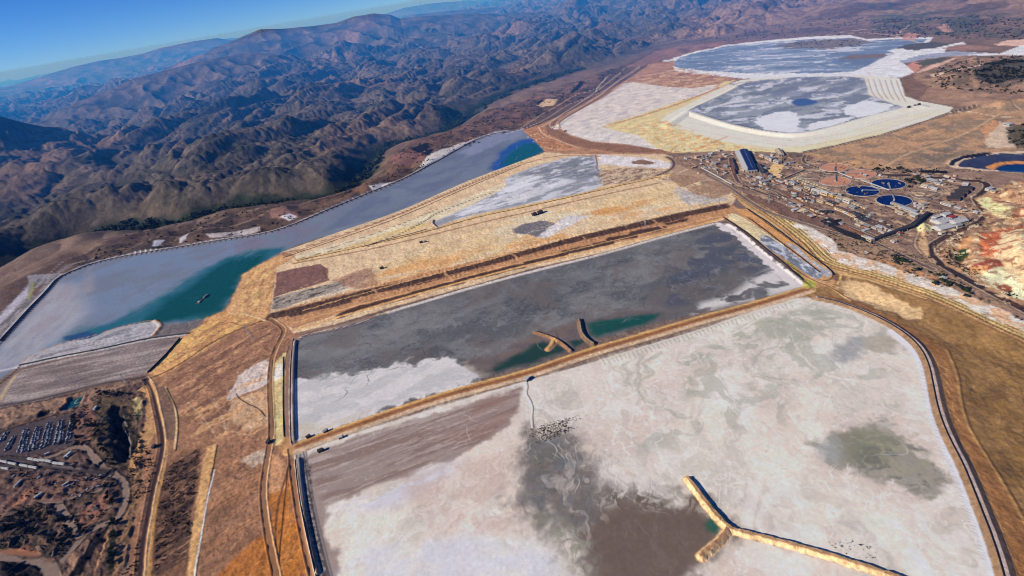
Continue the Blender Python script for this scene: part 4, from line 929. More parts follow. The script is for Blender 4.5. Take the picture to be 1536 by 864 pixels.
# wooded pit
poly([(140,600),(160,594),(200,600),(206,650),(200,690),(190,705),(165,700),(140,680),(128,640)], (92,76,58), 4, 10, amp=.3, lam=14)
poly([(112,630),(120,612),(140,604),(142,630),(136,660),(120,670),(112,650)], (124,92,78), 4, 6, amp=.12)
poly([(166,612),(175,606),(190,615),(200,640),(203,660),(198,682),(190,690),(172,682),(166,650)], (46,40,36), 6, 26, wl=30, amp=.3, lam=10)
hole([(162,612),(175,602),(192,610),(203,640),(205,665),(198,688),(186,696),(168,688),(162,650)], 26, .9, 26, wl=30)
line([(182,620),(190,640),(193,665),(192,690)], (120,112,108), 4, 1.5)
# roads lower left
LR = (136,116,104)
for p, w in (([(-80,700),(0,686),(40,692),(70,689),(105,672),(125,670),(138,682),(152,700),(170,712),(186,722),(190,740),(186,760),(178,776),(164,784),(150,788),(138,796),(128,802),(118,812),(98,836),(84,852),(76,870)], 11),
             ([(0,700),(60,700),(120,706),(165,712)], 9), ([(86,755),(95,772),(108,790),(120,803)], 13), ([(60,752),(86,754),(120,742),(150,735)], 8), ([(-60,832),(0,832),(40,836),(64,842),(74,852),(80,866),(86,900)], 20), ([(105,776),(130,768),(165,760)], 5)):
    line(p, (44,36,34), w * 1.3 + 10, 2, .75); line(p, LR, w * 1.3, 2, 1, amp=.05, zone='road.works')
line([(0,690),(30,694),(70,700),(120,706),(160,712)], (56,48,50), 34, 6, .9)
line([(-20,686),(40,693),(80,699),(120,704)], (96,84,84), 5, 2)
line([(0,705),(60,706),(120,709),(160,716)], (100,84,78), 6, 2)
poly([(0,745),(40,722),(100,712),(150,716),(158,730),(120,742),(86,752),(60,755),(20,764),(0,782)], (112,86,76), 3, 5, amp=.2, lam=14)
poly([(10,758),(36,738),(50,730),(56,736),(40,750),(24,762)], (154,108,82), 3, 4, op=.8)
poly([(0,782),(20,765),(60,757),(80,762),(90,780),(112,806),(104,824),(80,846),(60,838),(0,830),(-60,830)], (66,58,50), 4, 8, amp=.3, lam=14)
mott([(0,782),(60,757),(90,780),(112,806),(80,846),(0,830)], (118,88,74), 20, .08, .06, .8, seed=152, soft=4)
poly([(116,772),(150,745),(166,738),(160,760),(140,784),(124,796)], (136,96,78), 3, 4, amp=.1)
poly([(0,824),(40,822),(58,832),(0,832)], (146,100,72), 3, 5)
poly([(0,842),(60,848),(70,870),(0,900)], (36,32,32), 3, 4)
poly([(100,840),(130,815),(140,806),(122,840),(105,864),(90,870)], (138,108,90), 3, 5)
poly([(140,806),(160,790),(168,790),(140,830),(120,864),(104,864),(124,836)], (22,18,20), 2, 3)
poly([(166,800),(172,790),(176,800),(170,864),(160,864)], (60,58,36), 2, 4)
line([(164,798),(152,830),(142,864)], (176,130,92), 4, 1.5)
# conveyor road
LRD = [(218,568),(228,580),(233,605),(241,640),(244,665),(240,690),(232,720),(226,745),(220,780),(214,810),(209,864),(204,960)]
line(LRD, (66,48,50), 10, 2, 1, zone='road.west_haul')
line([(224,570),(234,590),(241,620),(250,655),(249,690),(240,725),(233,760),(226,800),(220,864),(216,960)], (206,160,108), 6, 2)
line([(246,700),(238,740),(230,790),(224,864)], (180,136,64), 4, 2, .8)
line([(250,700),(241,745),(234,790),(229,864)], (104,78,56), 4, 2, .8)
poly([(236,585),(246,580),(262,600),(266,625),(262,660),(250,660),(246,630)], (132,104,84), 3, 5, amp=.2, lam=10)
line([(248,580),(258,595),(264,615),(266,640),(262,672)], (226,190,140), 5, 1.5)
line([(250,582),(260,600),(267,620),(268,645),(264,676)], (40,32,28), 4, 1.5)

# ================================================================== relief: dikes
dike([(1032,720),(1046,738),(1060,758),(1082,783),(1096,795)], 7, 6, 1.25, (178,140,100), (214,182,134), zone='dike.y', smooth=1, rough=2.6)  # forked dike: pale batters carry the sunlit side in their colour
dike([(1092,793),(1088,803),(1070,820),(1052,836)], 6.5, 6.5, 1.25, (160,122,88), (210,176,128), zone='dike.y', smooth=1, rough=2.6)
dike([(1092,793),(1110,799),(1160,811),(1230,830),(1300,852),(1360,872),(1450,902),(1560,940)], 6, 6, 1.25, (178,140,100), (214,182,134), zone='dike.y', smooth=1, rough=2.6)
dike([(802,499),(818,504),(834,510),(846,518),(856,527)], 6, 3.5, 1.2, (150,118,84), (132,100,76), zone='jetty.west', smooth=1)
dike([(869,481),(871,492),(873,502),(882,512),(890,517)], 8, 3.5, 1.2, (150,132,108), (120,96,76), zone='jetty.east', smooth=1)
dike([(832,509),(828,518),(822,524)], 4, 4, .6, (196,158,100), (180,140,90), smooth=0)
dike([(649,331),(648,336),(652,340),(656,343)], 5, 6, .6, (206,190,170), (170,140,110), smooth=0, zone='jetty.small')
dike([(1225,447),(1262,454),(1312,474),(1352,495),(1383,522),(1397,550),(1403,580),(1411,620),(1427,660),(1449,700),(1473,760),(1493,810),(1510,864),(1535,960)], 6, 5, .55, (190,170,160), (150,120,90), zone='embankment.east')
P = W([(1225,448),(1310,476),(1380,523),(1400,580),(1424,660),(1470,760),(1506,864),(1540,980),(2200,900),(1700,560),(1536,512),(1400,452),(1262,412)])
i = sel(P, 5); d = sd_poly(P, GX[i], GY[i]); GZ[i] -= np.clip((d - 6) * .12, 0, 9)
dike(CR1, 4, 10, .35)
dike([(425,379),(500,352.5),(600,319),(700,274),(790,240),(815,233)], 4, 8, .4, zone='embankment.reservoir')
dike([(582,468),(640,451),(700,433),(800,406),(900,382.5),(1000,353.5),(1075,334),(1096,336),(1122,356),(1150,380),(1210,428)], 3, 7, .5)
dike([(1000,190),(1032,168),(1080,146),(1120,124)], 10, 16, .3)
dike([(1032,168),(1060,178),(1100,190),(1150,200),(1198,204),(1250,193),(1307,176),(1380,160)], 9, 14, .25)
dike([(838,188),(850,178),(880,161),(905,147),(938,124)], 5, 10, .4)
dike([(232,481),(242,487),(238,494),(231,502)], 4, 5, .5)
dike([(1110,96),(1160,100)], 1, 3, .5)
# rough ground
rough = fbm(GX, GY, 22, 4, 300, .6)
lowleft = W([(-300,800),(0,613),(218,569),(210,720),(170,960),(-300,1100)])
i = sel(lowleft, 5); m_ = sd_poly(lowleft, GX[i], GY[i]) > 0; i = i[m_]; i = i[GZONE[i] == 0]; GZ[i] += 5 * rough[i] + 5 * np.abs(perlin(GX[i] / 38, GY[i] / 38, 302))
i = np.nonzero((GZONE == 0) & (GR < 9000) & (d_nw < 0))[0]; GZ[i] += 2.2 * rough[i]
ZINFO = {
 'embankment.north': dict(name='embankment', label='low pale dam along the far hillside edge of the blue-grey reservoir', cat='dam', group='earth dams between the ponds', mat='ground'),
 'embankment.middle': dict(name='embankment', label='long brown dam road between the dark grey pond and the great white pond', cat='dam', group='earth dams between the ponds', mat='ground'),
 'embankment.east': dict(name='embankment', label='curved dam crest between the great white pond and the brown slope', cat='dam', group='earth dams between the ponds', mat='ground'),
 'embankment.upper': dict(name='embankment', label='broad white terraced dam wall around the upper pond with the small blue pool', cat='dam', group='earth dams between the ponds', mat='tail'),
 'embankment.reservoir': dict(name='embankment', label='straight sandy dam between the blue-grey reservoir and the yellow strip', cat='dam', group='earth dams between the ponds', mat='ground'),
 'dike.y': dict(name='dike', label='forked y-shaped sand dike reaching into the brown water of the white pond', cat='dike', mat='ground'),
 'jetty.west': dict(name='jetty', label='slanting earth jetty with its tip bent toward the grey slurry, beside the smaller teal pool', cat='jetty', group='earth jetties in the grey pond', mat='ground'),
 'jetty.east': dict(name='jetty', label='upright earth jetty next to the larger teal pool of the dark grey pond', cat='jetty', group='earth jetties in the grey pond', mat='ground'),
 'jetty.small': dict(name='jetty', label='short pale spur at the corner of the streaked white pond beside the yellow crest', cat='jetty', mat='ground'),
}

# east brown slope: runnels and grader lines
ES = [(1420,470),(1536,520),(1700,620),(1800,980),(1560,960),(1500,700),(1440,560)]
veins(ES, 60, 1, (176,142,92), 2.6, 1.0, EA, (60, 240), seed=40, wob=.15)
veins(ES, 60, 1, (84,62,38), 2.6, 1.0, EA, (60, 240), seed=41, wob=.15)
veins([(1210,440),(1310,470),(1385,515),(1410,600),(1440,680),(1500,830),(1530,830),(1450,650),(1430,540),(1330,470)], 60, 1, (200,156,104), 2.4, 1.0, EA, (60, 240), seed=42, wob=.08)
YP = [(1025,715),(1050,715),(1110,785),(1370,860),(1470,900),(1400,910),(1110,820),(1050,850),(1035,840),(1080,795)]
i = np.nonzero(GZONE == ZONES['dike.y'])[0]
n_ = fbm(GX[i], GY[i], 9, 4, 310, .7)
mixcol(i, sstep(.12, .35, n_) * .5, (150,108,72)); mixcol(i, sstep(.15, .35, -n_) * .4, (232,204,156))
GZ[i] += .45 * n_ * (GZ[i] > 1)
# salt rim of the waterline
for poly_, w_ in ((TEAL, 7),):
    pass
# mountainside mixed dark diggings east
mott([(1405,330),(1536,262),(1700,260),(1700,540),(1480,440),(1400,380)], (120,76,52), 26, .16, .06, .7, seed=160, soft=6)
mott([(1405,330),(1536,262),(1700,260),(1700,540),(1480,440),(1400,380)], (240,212,170), 26, .18, .06, .7, seed=161, soft=6)
i = sel(W([(1405,330),(1700,260),(1700,540),(1400,380)]), 5); i = i[GZONE[i] == 0]
q_ = W([(1480,275),(1700,262),(1700,540),(1536,452),(1470,412),(1425,385),(1440,350),(1482,325)]); d = sd_poly(q_, GX[i], GY[i])
GZ[i] += sstep(0, 60, d) * (26 * np.abs(perlin(GX[i] / 170, GY[i] / 170, 320)) + 10 * np.abs(perlin(GX[i] / 60, GY[i] / 60, 321)))
q_ = W([(1380,120),(1440,84),(1536,84),(1800,84),(1800,150),(1536,170),(1440,162)]); i = sel(q_, 5); d = sd_poly(q_, GX[i], GY[i])
GZ[i] += sstep(0, 150, d) * (50 * np.abs(perlin(GX[i] / 420, GY[i] / 420, 322)) + 14 * np.abs(perlin(GX[i] / 130, GY[i] / 130, 323)))

# stepped edge between the pale bench and the streaked white pond
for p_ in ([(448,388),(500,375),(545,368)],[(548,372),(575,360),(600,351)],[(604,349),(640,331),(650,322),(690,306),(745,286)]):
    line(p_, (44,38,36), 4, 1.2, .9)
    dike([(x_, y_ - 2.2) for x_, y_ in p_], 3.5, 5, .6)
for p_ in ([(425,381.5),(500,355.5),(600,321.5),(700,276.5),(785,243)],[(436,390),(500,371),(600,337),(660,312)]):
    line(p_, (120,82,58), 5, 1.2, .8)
for p_ in ([(455,466),(520,447),(600,425),(700,399),(780,377),(880,350),(1000,321),(1085,302)],[(440,484),(520,462),(640,431),(760,398),(880,370),(1000,342),(1080,324)]):
    line(p_, (226,182,124), 6, 2, .7)
# low berms of the twin and west haul roads: sunlit and shadow sides painted
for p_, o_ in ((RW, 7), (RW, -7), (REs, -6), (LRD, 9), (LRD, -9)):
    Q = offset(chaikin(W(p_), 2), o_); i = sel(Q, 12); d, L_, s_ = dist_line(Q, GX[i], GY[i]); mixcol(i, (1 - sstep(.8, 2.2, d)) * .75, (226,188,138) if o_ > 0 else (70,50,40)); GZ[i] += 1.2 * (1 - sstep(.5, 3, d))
# ------------------------------------------------------------------ earth curvature
GZ -= GR ** 2 / (2 * 6.37e6)
GC *= (1 + .10 * fbm(GX, GY, 9, 3, 200, .7) * (GR < 3500))[:, None]
lum = (GC @ np.array([.3, .55, .15], dtype=np.float32))[:, None]
GC = np.clip(lum + (GC - lum) * .90, 0.003, 1)
GC = (GC ** 1.12 * 1.33).astype(np.float32)
site_ = ((GZONE != 0) | ((d_nw < -30) & (d_e < 50)))[:, None]
GC = np.where(site_, GC * np.array([1.02, 1.0, .945]), GC * np.array([.86, .88, .88])).astype(np.float32)
np.clip(GC, 0.004, 0.86, out=GC)

# ------------------------------------------------------------------ materials
MATS = {}
def newmat(name):
    m = bpy.data.materials.new(name); m.use_nodes = True
    return m, m.node_tree.nodes, m.node_tree.links, m.node_tree.nodes['Principled BSDF']

def ground_material(name, sc1=.11, dist=2.0, rough=0.95, bump=0.8, grain=0.3, spec=0.15):
    m, N, L, b = newmat(name)
    at_ = N.new('ShaderNodeAttribute'); at_.attribute_name = 'Col'
    geo = N.new('ShaderNodeNewGeometry')
    n1 = N.new('ShaderNodeTexNoise'); n1.inputs['Scale'].default_value = sc1; n1.inputs['Detail'].default_value = 6; n1.inputs['Roughness'].default_value = .7
    n2 = N.new('ShaderNodeTexNoise'); n2.inputs['Scale'].default_value = 0.018; n2.inputs['Detail'].default_value = 5
    L.new(geo.outputs['Position'], n1.inputs['Vector']); L.new(geo.outputs['Position'], n2.inputs['Vector'])
    mr = N.new('ShaderNodeMapRange'); mr.inputs['From Min'].default_value = .33; mr.inputs['From Max'].default_value = .67
    mr.inputs['To Min'].default_value = 1 - grain; mr.inputs['To Max'].default_value = 1 + grain
    L.new(n1.outputs['Fac'], mr.inputs['Value'])
    mr2 = N.new('ShaderNodeMapRange'); mr2.inputs['From Min'].default_value = .3; mr2.inputs['From Max'].default_value = .7
    mr2.inputs['To Min'].default_value = 1 - grain * .6; mr2.inputs['To Max'].default_value = 1 + grain * .6
    L.new(n2.outputs['Fac'], mr2.inputs['Value'])
    mm = N.new('ShaderNodeMath'); mm.operation = 'MULTIPLY'; L.new(mr.outputs[0], mm.inputs[0]); L.new(mr2.outputs[0], mm.inputs[1])
    vm = N.new('ShaderNodeVectorMath'); vm.operation = 'SCALE'; L.new(at_.outputs['Color'], vm.inputs[0]); L.new(mm.outputs[0], vm.inputs['Scale'])
    L.new(vm.outputs[0], b.inputs['Base Color'])
    b.inputs['Roughness'].default_value = rough
    b.inputs['Specular IOR Level'].default_value = spec
    bp = N.new('ShaderNodeBump'); bp.inputs['Strength'].default_value = bump; bp.inputs['Distance'].default_value = dist
    L.new(n1.outputs['Fac'], bp.inputs['Height']); L.new(bp.outputs[0], b.inputs['Normal'])
    return m

def water_material(name, rough=0.12):
    m, N, L, b = newmat(name)
    at_ = N.new('ShaderNodeAttribute'); at_.attribute_name = 'Col'
    L.new(at_.outputs['Color'], b.inputs['Base Color'])
    b.inputs['Roughness'].default_value = rough; b.inputs['IOR'].default_value = 1.33
    geo = N.new('ShaderNodeNewGeometry')
    n1 = N.new('ShaderNodeTexNoise'); n1.inputs['Scale'].default_value = 0.35; n1.inputs['Detail'].default_value = 4
    L.new(geo.outputs['Position'], n1.inputs['Vector'])
    bp = N.new('ShaderNodeBump'); bp.inputs['Strength'].default_value = .25; bp.inputs['Distance'].default_value = .9
    L.new(n1.outputs['Fac'], bp.inputs['Height']); L.new(bp.outputs[0], b.inputs['Normal'])
    return m
M_GROUND = ground_material('dry_earth')
M_HILL = ground_material('scrub_hillside', sc1=.03, dist=7, grain=.34, bump=1)
M_TAIL = ground_material('tailings_silt', rough=.8, bump=.25, grain=.07, spec=.25)
M_ROAD = ground_material('graded_dirt_road', rough=.9, bump=.2, grain=.12)
M_WATER = water_material('pond_water')

# ------------------------------------------------------------------ cut the grid into the named pieces of the place
GZONE[(GZONE == 0) & ((d_nw > -60) | (d_e > 100))] = zone_id('hills')
zi = GZONE.reshape(NR, NA)
ii = np.arange(NR * NA, dtype=np.int32).reshape(NR, NA)
q = np.stack([ii[:-1, :-1], ii[1:, :-1], ii[1:, 1:], ii[:-1, 1:]], -1).reshape(-1, 4)[:, ::-1]
fz = zi[:-1, :-1].ravel()
names = {0: 'ground'}; names.update({v: k for k, v in ZONES.items()})
ZINFO = globals().get('ZINFO', {})
made = {}
for zid, nm in names.items():
    f = q[fz == zid]
    if not len(f): print('empty zone', nm); continue
    vs, inv = np.unique(f.ravel(), return_inverse=True)
    me = bpy.data.meshes.new(nm)
    me.vertices.add(len(vs)); me.vertices.foreach_set('co', np.stack([GX[vs], GY[vs], GZ[vs]], 1).ravel())
    me.loops.add(len(f) * 4); me.loops.foreach_set('vertex_index', inv.astype(np.int32).ravel())
    me.polygons.add(len(f)); me.polygons.foreach_set('loop_start', np.arange(0, len(f) * 4, 4, dtype=np.int32))
    me.polygons.foreach_set('use_smooth', np.full(len(f), not (nm == 'hills' or nm.startswith(('dike', 'jetty', 'embankment'))), dtype=bool))
    ca = me.color_attributes.new('Col', 'FLOAT_COLOR', 'POINT')
    ca.data.foreach_set('color', np.concatenate([GC[vs], np.ones((len(vs), 1), np.float32)], 1).ravel())
    me.update()
    kind = nm.split('.')[0]
    info = ZINFO.get(nm, {})
    o = bpy.data.objects.new(info.get('name', kind), me); COL.objects.link(o)
    mat = info.get('mat') or ('water' if 'water' in kind else 'road' if 'road' in kind else 'tail' if 'tailings' in kind else 'hill' if kind == 'hills' else 'ground')
    me.materials.append({'water': M_WATER, 'road': M_ROAD, 'tail': M_TAIL, 'hill': M_HILL, 'ground': M_GROUND}[mat])
    if 'label' in info:
        o['label'] = info['label']; o['category'] = info['cat']
        if 'group' in info: o['group'] = info['group']
    else: o['kind'] = 'structure'
    made[nm] = o
print('terrain', round(time.time() - T0, 1))

# ------------------------------------------------------------------ light
SUN_AZ = math.radians(250)      # compass-like: direction the sun stands in, clockwise from +Y
SUN_EL = math.radians(29)
sd = Vector((math.sin(SUN_AZ) * math.cos(SUN_EL), math.cos(SUN_AZ) * math.cos(SUN_EL), math.sin(SUN_EL)))
sl = bpy.data.lights.new('sun', 'SUN'); sl.energy = 5.0; sl.angle = math.radians(.53); sl.color = (1, .93, .82)
so = bpy.data.objects.new('sun', sl); COL.objects.link(so)
so.rotation_euler = sd.to_track_quat('Z', 'Y').to_euler()
so.location = (0, 0, 3000)
wd = bpy.data.worlds.new('World'); scene.world = wd; wd.use_nodes = True
nt = wd.node_tree; bg = nt.nodes['Background']
sky = nt.nodes.new('ShaderNodeTexSky'); sky.sky_type = 'NISHITA'; sky.sun_disc = False
sky.sun_elevation = SUN_EL; sky.sun_rotation = SUN_AZ
sky.altitude = 5000; sky.air_density = 1.0; sky.dust_density = .15; sky.ozone_density = 3
hs = nt.nodes.new('ShaderNodeHueSaturation'); hs.inputs['Saturation'].default_value = 1.25
nt.links.new(sky.outputs[0], hs.inputs['Color']); 
tn = nt.nodes.new('ShaderNodeMix'); tn.data_type = 'RGBA'; tn.blend_type = 'MULTIPLY'; tn.inputs[0].default_value = 1
nt.links.new(hs.outputs[0], tn.inputs[6]); tn.inputs[7].default_value = (.50, .80, 1.26, 1)
nt.links.new(tn.outputs[2], bg.inputs[0]); bg.inputs[1].default_value = .085

# haze: one even layer of air over the whole land
bm = bmesh.new(); bmesh.ops.create_cube(bm, size=1.0)
hm = bpy.data.meshes.new('haze'); bm.to_mesh(hm); bm.free()
ho = bpy.data.objects.new('haze', hm); COL.objects.link(ho)
ho.scale = (240000, 90000, 3000); ho.location = (0, 30000, -700); ho['kind'] = 'stuff'
hb = ho.copy(); hb.data = hm.copy(); hb.name = 'haze'; COL.objects.link(hb)
hb.scale = (239000, 50000, 3000); hb.location = (0, 28200, -720); hb.rotation_euler = (0, 0, 0); hb['kind'] = 'stuff'
m = bpy.data.materials.new('blue_haze'); m.use_nodes = True; N = m.node_tree.nodes; L = m.node_tree.links
for n in list(N):
    if n.type != 'OUTPUT_MATERIAL': N.remove(n)
vs_ = N.new('ShaderNodeVolumeScatter'); vs_.inputs['Color'].default_value = (.04, .27, 1, 1); vs_.inputs['Density'].default_value = 1.3e-5; vs_.inputs['Anisotropy'].default_value = 0
va_ = N.new('ShaderNodeVolumeAbsorption'); va_.inputs['Color'].default_value = (.375, 0, 1, 1); va_.inputs['Density'].default_value = 8e-7
ad_ = N.new('ShaderNodeAddShader'); L.new(vs_.outputs[0], ad_.inputs[0]); L.new(va_.outputs[0], ad_.inputs[1])
L.new(ad_.outputs[0], N['Material Output'].inputs['Volume'])
hm.materials.append(m)
m2 = m.copy(); m2.name = 'blue_haze_bank'; m2.node_tree.nodes['Volume Scatter'].inputs['Density'].default_value = 7.5e-5; m2.node_tree.nodes['Volume Absorption'].inputs['Density'].default_value = 5e-6; m2.node_tree.nodes['Volume Scatter'].inputs['Color'].default_value = (.035, .34, 1, 1)
hb.data.materials.append(m2)
scene.view_settings.view_transform = 'Standard'; scene.view_settings.look = 'None'; scene.view_settings.exposure = 0; scene.view_settings.gamma = 1
c = scene.cycles
c.max_bounces = 4; c.diffuse_bounces = 2; c.glossy_bounces = 2; c.volume_bounces = 3; c.use_denoising = True
c.pixel_filter_type = 'BLACKMAN_HARRIS'; c.filter_width = 1.05
c.use_adaptive_sampling = True; c.adaptive_threshold = .02
print('done', round(time.time() - T0, 1))
# ================================================================== things
ZG = GZ.reshape(NR, NA)
AZ0, DAZ = AZ[0], AZ[1] - AZ[0]
def gz(x, y):
    r = math.hypot(x, y); a = math.atan2(x, y)
    j = int(min(max((a - AZ0) / DAZ, 0), NA - 2)); i = int(min(max(np.searchsorted(R, r) - 1, 0), NR - 2))
    fi = min(max((r - R[i]) / (R[i + 1] - R[i]), 0), 1); fj = (a - AZ0) / DAZ - j
    return float((ZG[i, j] * (1 - fj) + ZG[i, j + 1] * fj) * (1 - fi) + (ZG[i + 1, j] * (1 - fj) + ZG[i + 1, j + 1] * fj) * fi)

def solid(name, col, rough=.6, metal=0.0, grain=.12, scale=.6, spec=.4):
    """paint, metal or concrete with weathering"""
    m, N, L, b = newmat(name)
    geo = N.new('ShaderNodeNewGeometry'); n1 = N.new('ShaderNodeTexNoise'); n1.inputs['Scale'].default_value = scale; n1.inputs['Detail'].default_value = 5
    L.new(geo.outputs['Position'], n1.inputs['Vector'])
    cr = N.new('ShaderNodeValToRGB'); c = lin(col)
    cr.color_ramp.elements[0].position = .3; cr.color_ramp.elements[1].position = .7
    cr.color_ramp.elements[0].color = (*[float(v) * (1 - grain * 2) for v in c], 1); cr.color_ramp.elements[1].color = (*[min(1, float(v) * (1 + grain)) for v in c], 1)
    L.new(n1.outputs['Fac'], cr.inputs['Fac']); L.new(cr.outputs[0], b.inputs['Base Color'])
    b.inputs['Roughness'].default_value = rough; b.inputs['Metallic'].default_value = metal; b.inputs['Specular IOR Level'].default_value = spec
    return m
M = dict(white=solid('white_sheet_metal', (190,188,184)), grey=solid('grey_sheet_metal', (150,148,146)), dark=solid('dark_sheet_metal', (62,58,58)),
         rust=solid('rusty_metal', (132,84,60), .85), tan=solid('tan_painted_metal', (196,172,136)), blue=solid('blue_roof_sheet', (24,36,86), .45, grain=.08),
         conc=solid('concrete', (176,168,158), .9), black=solid('black_rubber', (24,24,26), .8), glass=solid('dark_window', (34,42,54), .2),
         steel=solid('galvanised_steel', (158,160,164), .5), yellow=solid('yellow_machine_paint', (196,150,52)), red=solid('red_paint', (170,60,50)),
         navy=water_material('deep_tank_water', .08), slurry=solid('orange_brown_slurry', (216,150,108), .5, grain=.06, scale=.03), mud=solid('dried_tank_floor', (150,126,112), .9, grain=.2, scale=.08),
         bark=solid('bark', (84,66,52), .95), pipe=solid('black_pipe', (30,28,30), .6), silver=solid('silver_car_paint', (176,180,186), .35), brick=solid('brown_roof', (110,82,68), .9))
mn = M['navy'].node_tree
for l in list(mn.links):
    if l.to_socket.name == 'Base Color': mn.links.remove(l)
mn.nodes['Principled BSDF'].inputs['Base Color'].default_value = (.004, .012, .085, 1)
def leafmat(name, c1, c2):
    m, N, L, b = newmat(name)
    geo = N.new('ShaderNodeNewGeometry'); n1 = N.new('ShaderNodeTexNoise'); n1.inputs['Scale'].default_value = .7; n1.inputs['Detail'].default_value = 3
    L.new(geo.outputs['Position'], n1.inputs['Vector']); cr = N.new('ShaderNodeValToRGB')
    cr.color_ramp.elements[0].position = .35; cr.color_ramp.elements[1].position = .65
    cr.color_ramp.elements[0].color = (*c1, 1); cr.color_ramp.elements[1].color = (*c2, 1)
    L.new(n1.outputs['Fac'], cr.inputs['Fac']); L.new(cr.outputs[0], b.inputs['Base Color']); b.inputs['Roughness'].default_value = .9
    b.inputs['Specular IOR Level'].default_value = .1
    return m
M['leaf'] = leafmat('dusty_green_leaves', (.016, .026, .010), (.05, .065, .022))
M['leafdark'] = leafmat('dark_scrub_leaves', (.010, .013, .008), (.035, .038, .020))

class MB:
    def __init__(s): s.v = []; s.f = []
    def add(s, vs, fs):
        o = len(s.v); s.v += [tuple(p) for p in vs]; s.f += [tuple(i + o for i in f) for f in fs]; return s
    def box(s, cx, cy, z0, lx, ly, h, rot=0.0, taper=1.0):
        c, n = math.cos(rot), math.sin(rot); vs = []
        for z, k in ((z0, 1.0), (z0 + h, taper)):
            for a, b in ((-1, -1), (1, -1), (1, 1), (-1, 1)):
                x, y = a * lx / 2 * k, b * ly / 2 * k
                vs.append((cx + x * c - y * n, cy + x * n + y * c, z))
        return s.add(vs, [(3, 2, 1, 0), (4, 5, 6, 7), (0, 1, 5, 4), (1, 2, 6, 5), (2, 3, 7, 6), (3, 0, 4, 7)])
    def cyl(s, cx, cy, z0, r, h, n=16, r2=None, cap=True):
        r2 = r if r2 is None else r2
        vs = [(cx + r * math.cos(6.2832 * i / n), cy + r * math.sin(6.2832 * i / n), z0) for i in range(n)] + [(cx + r2 * math.cos(6.2832 * i / n), cy + r2 * math.sin(6.2832 * i / n), z0 + h) for i in range(n)]
        fs = [(i, (i + 1) % n, n + (i + 1) % n, n + i) for i in range(n)]
        if cap: fs += [tuple(range(n, 2 * n)), tuple(range(n - 1, -1, -1))]
        return s.add(vs, fs)
    def ring(s, cx, cy, z0, r0, r1, h, n=64):
        vs = []
        for r, z in ((r0, z0), (r0, z0 + h), (r1, z0 + h), (r1 + h * .3, z0)):
            vs += [(cx + r * math.cos(6.2832 * i / n), cy + r * math.sin(6.2832 * i / n), z) for i in range(n)]
        fs = []
        for k in range(3):
            for i in range(n): j = (i + 1) % n; fs.append((k * n + i, k * n + n + i, k * n + n + j, k * n + j))
        return s.add(vs, fs)
    def bar(s, a, b, w, h=None, up=(0, 0, 1)):
        h = h or w; a = Vector(a); b = Vector(b); d = (b - a).normalized(); u = Vector(up)
        if abs(d.dot(u)) > .98: u = Vector((1, 0, 0))
        r = d.cross(u).normalized() * (w / 2); q = r.cross(d).normalized() * (h / 2)
        vs = [a - r - q, a + r - q, a + r + q, a - r + q, b - r - q, b + r - q, b + r + q, b - r + q]
        return s.add(vs, [(0, 1, 2, 3), (7, 6, 5, 4), (0, 4, 5, 1), (1, 5, 6, 2), (2, 6, 7, 3), (3, 7, 4, 0)])
    def tube(s, pts, r, n=6):
        m = len(pts); vs = []; P = [Vector(p) for p in pts]
        for k in range(m):
            d = (P[min(k + 1, m - 1)] - P[max(k - 1, 0)]).normalized()
            a = d.cross(Vector((0, 0, 1))).normalized(); b = a.cross(d)
            vs += [P[k] + (a * math.cos(6.2832 * i / n) + b * math.sin(6.2832 * i / n)) * r for i in range(n)]
        return s.add(vs, [(k * n + i, k * n + (i + 1) % n, (k + 1) * n + (i + 1) % n, (k + 1) * n + i) for k in range(m - 1) for i in range(n)])
    def make(s, name, mat, parent=None, smooth=False):
        me = bpy.data.meshes.new(name); me.from_pydata(s.v, [], s.f); me.materials.append(mat)
        if smooth: me.polygons.foreach_set('use_smooth', [True] * len(me.polygons))
        me.update(); o = bpy.data.objects.new(name, me); COL.objects.link(o)
        if parent: o.parent = parent
        return o
def tag(o, label, cat, group=None):
    o['label'] = label; o['category'] = cat
    if group: o['group'] = group
    return o
def thing(name, label, cat, loc=(0, 0, 0), rot=0.0, group=None):
    o = bpy.data.objects.new(name, None); COL.objects.link(o); o.location = loc; o.rotation_euler = (0, 0, rot); o.empty_display_size = 2
    return tag(o, label, cat, group)
def dup(root, loc, rot, label=None, sc=None):
    r = root.copy(); COL.objects.link(r); r.location = loc; r.rotation_euler = (0, 0, rot)
    if label: r['label'] = label
    if sc: r.scale = sc
    for ch in root.children:
        c_ = ch.copy(); COL.objects.link(c_); c_.parent = r
        for g in ch.children:
            d_ = g.copy(); COL.objects.link(d_); d_.parent = c_
    return r
def G3(px, py):
    x, y = at(px, py); return x, y, gz(x, y)
def mpp(px, py):
    a = at(px - .5, py); b = at(px + .5, py); return math.hypot(a[0] - b[0], a[1] - b[1])

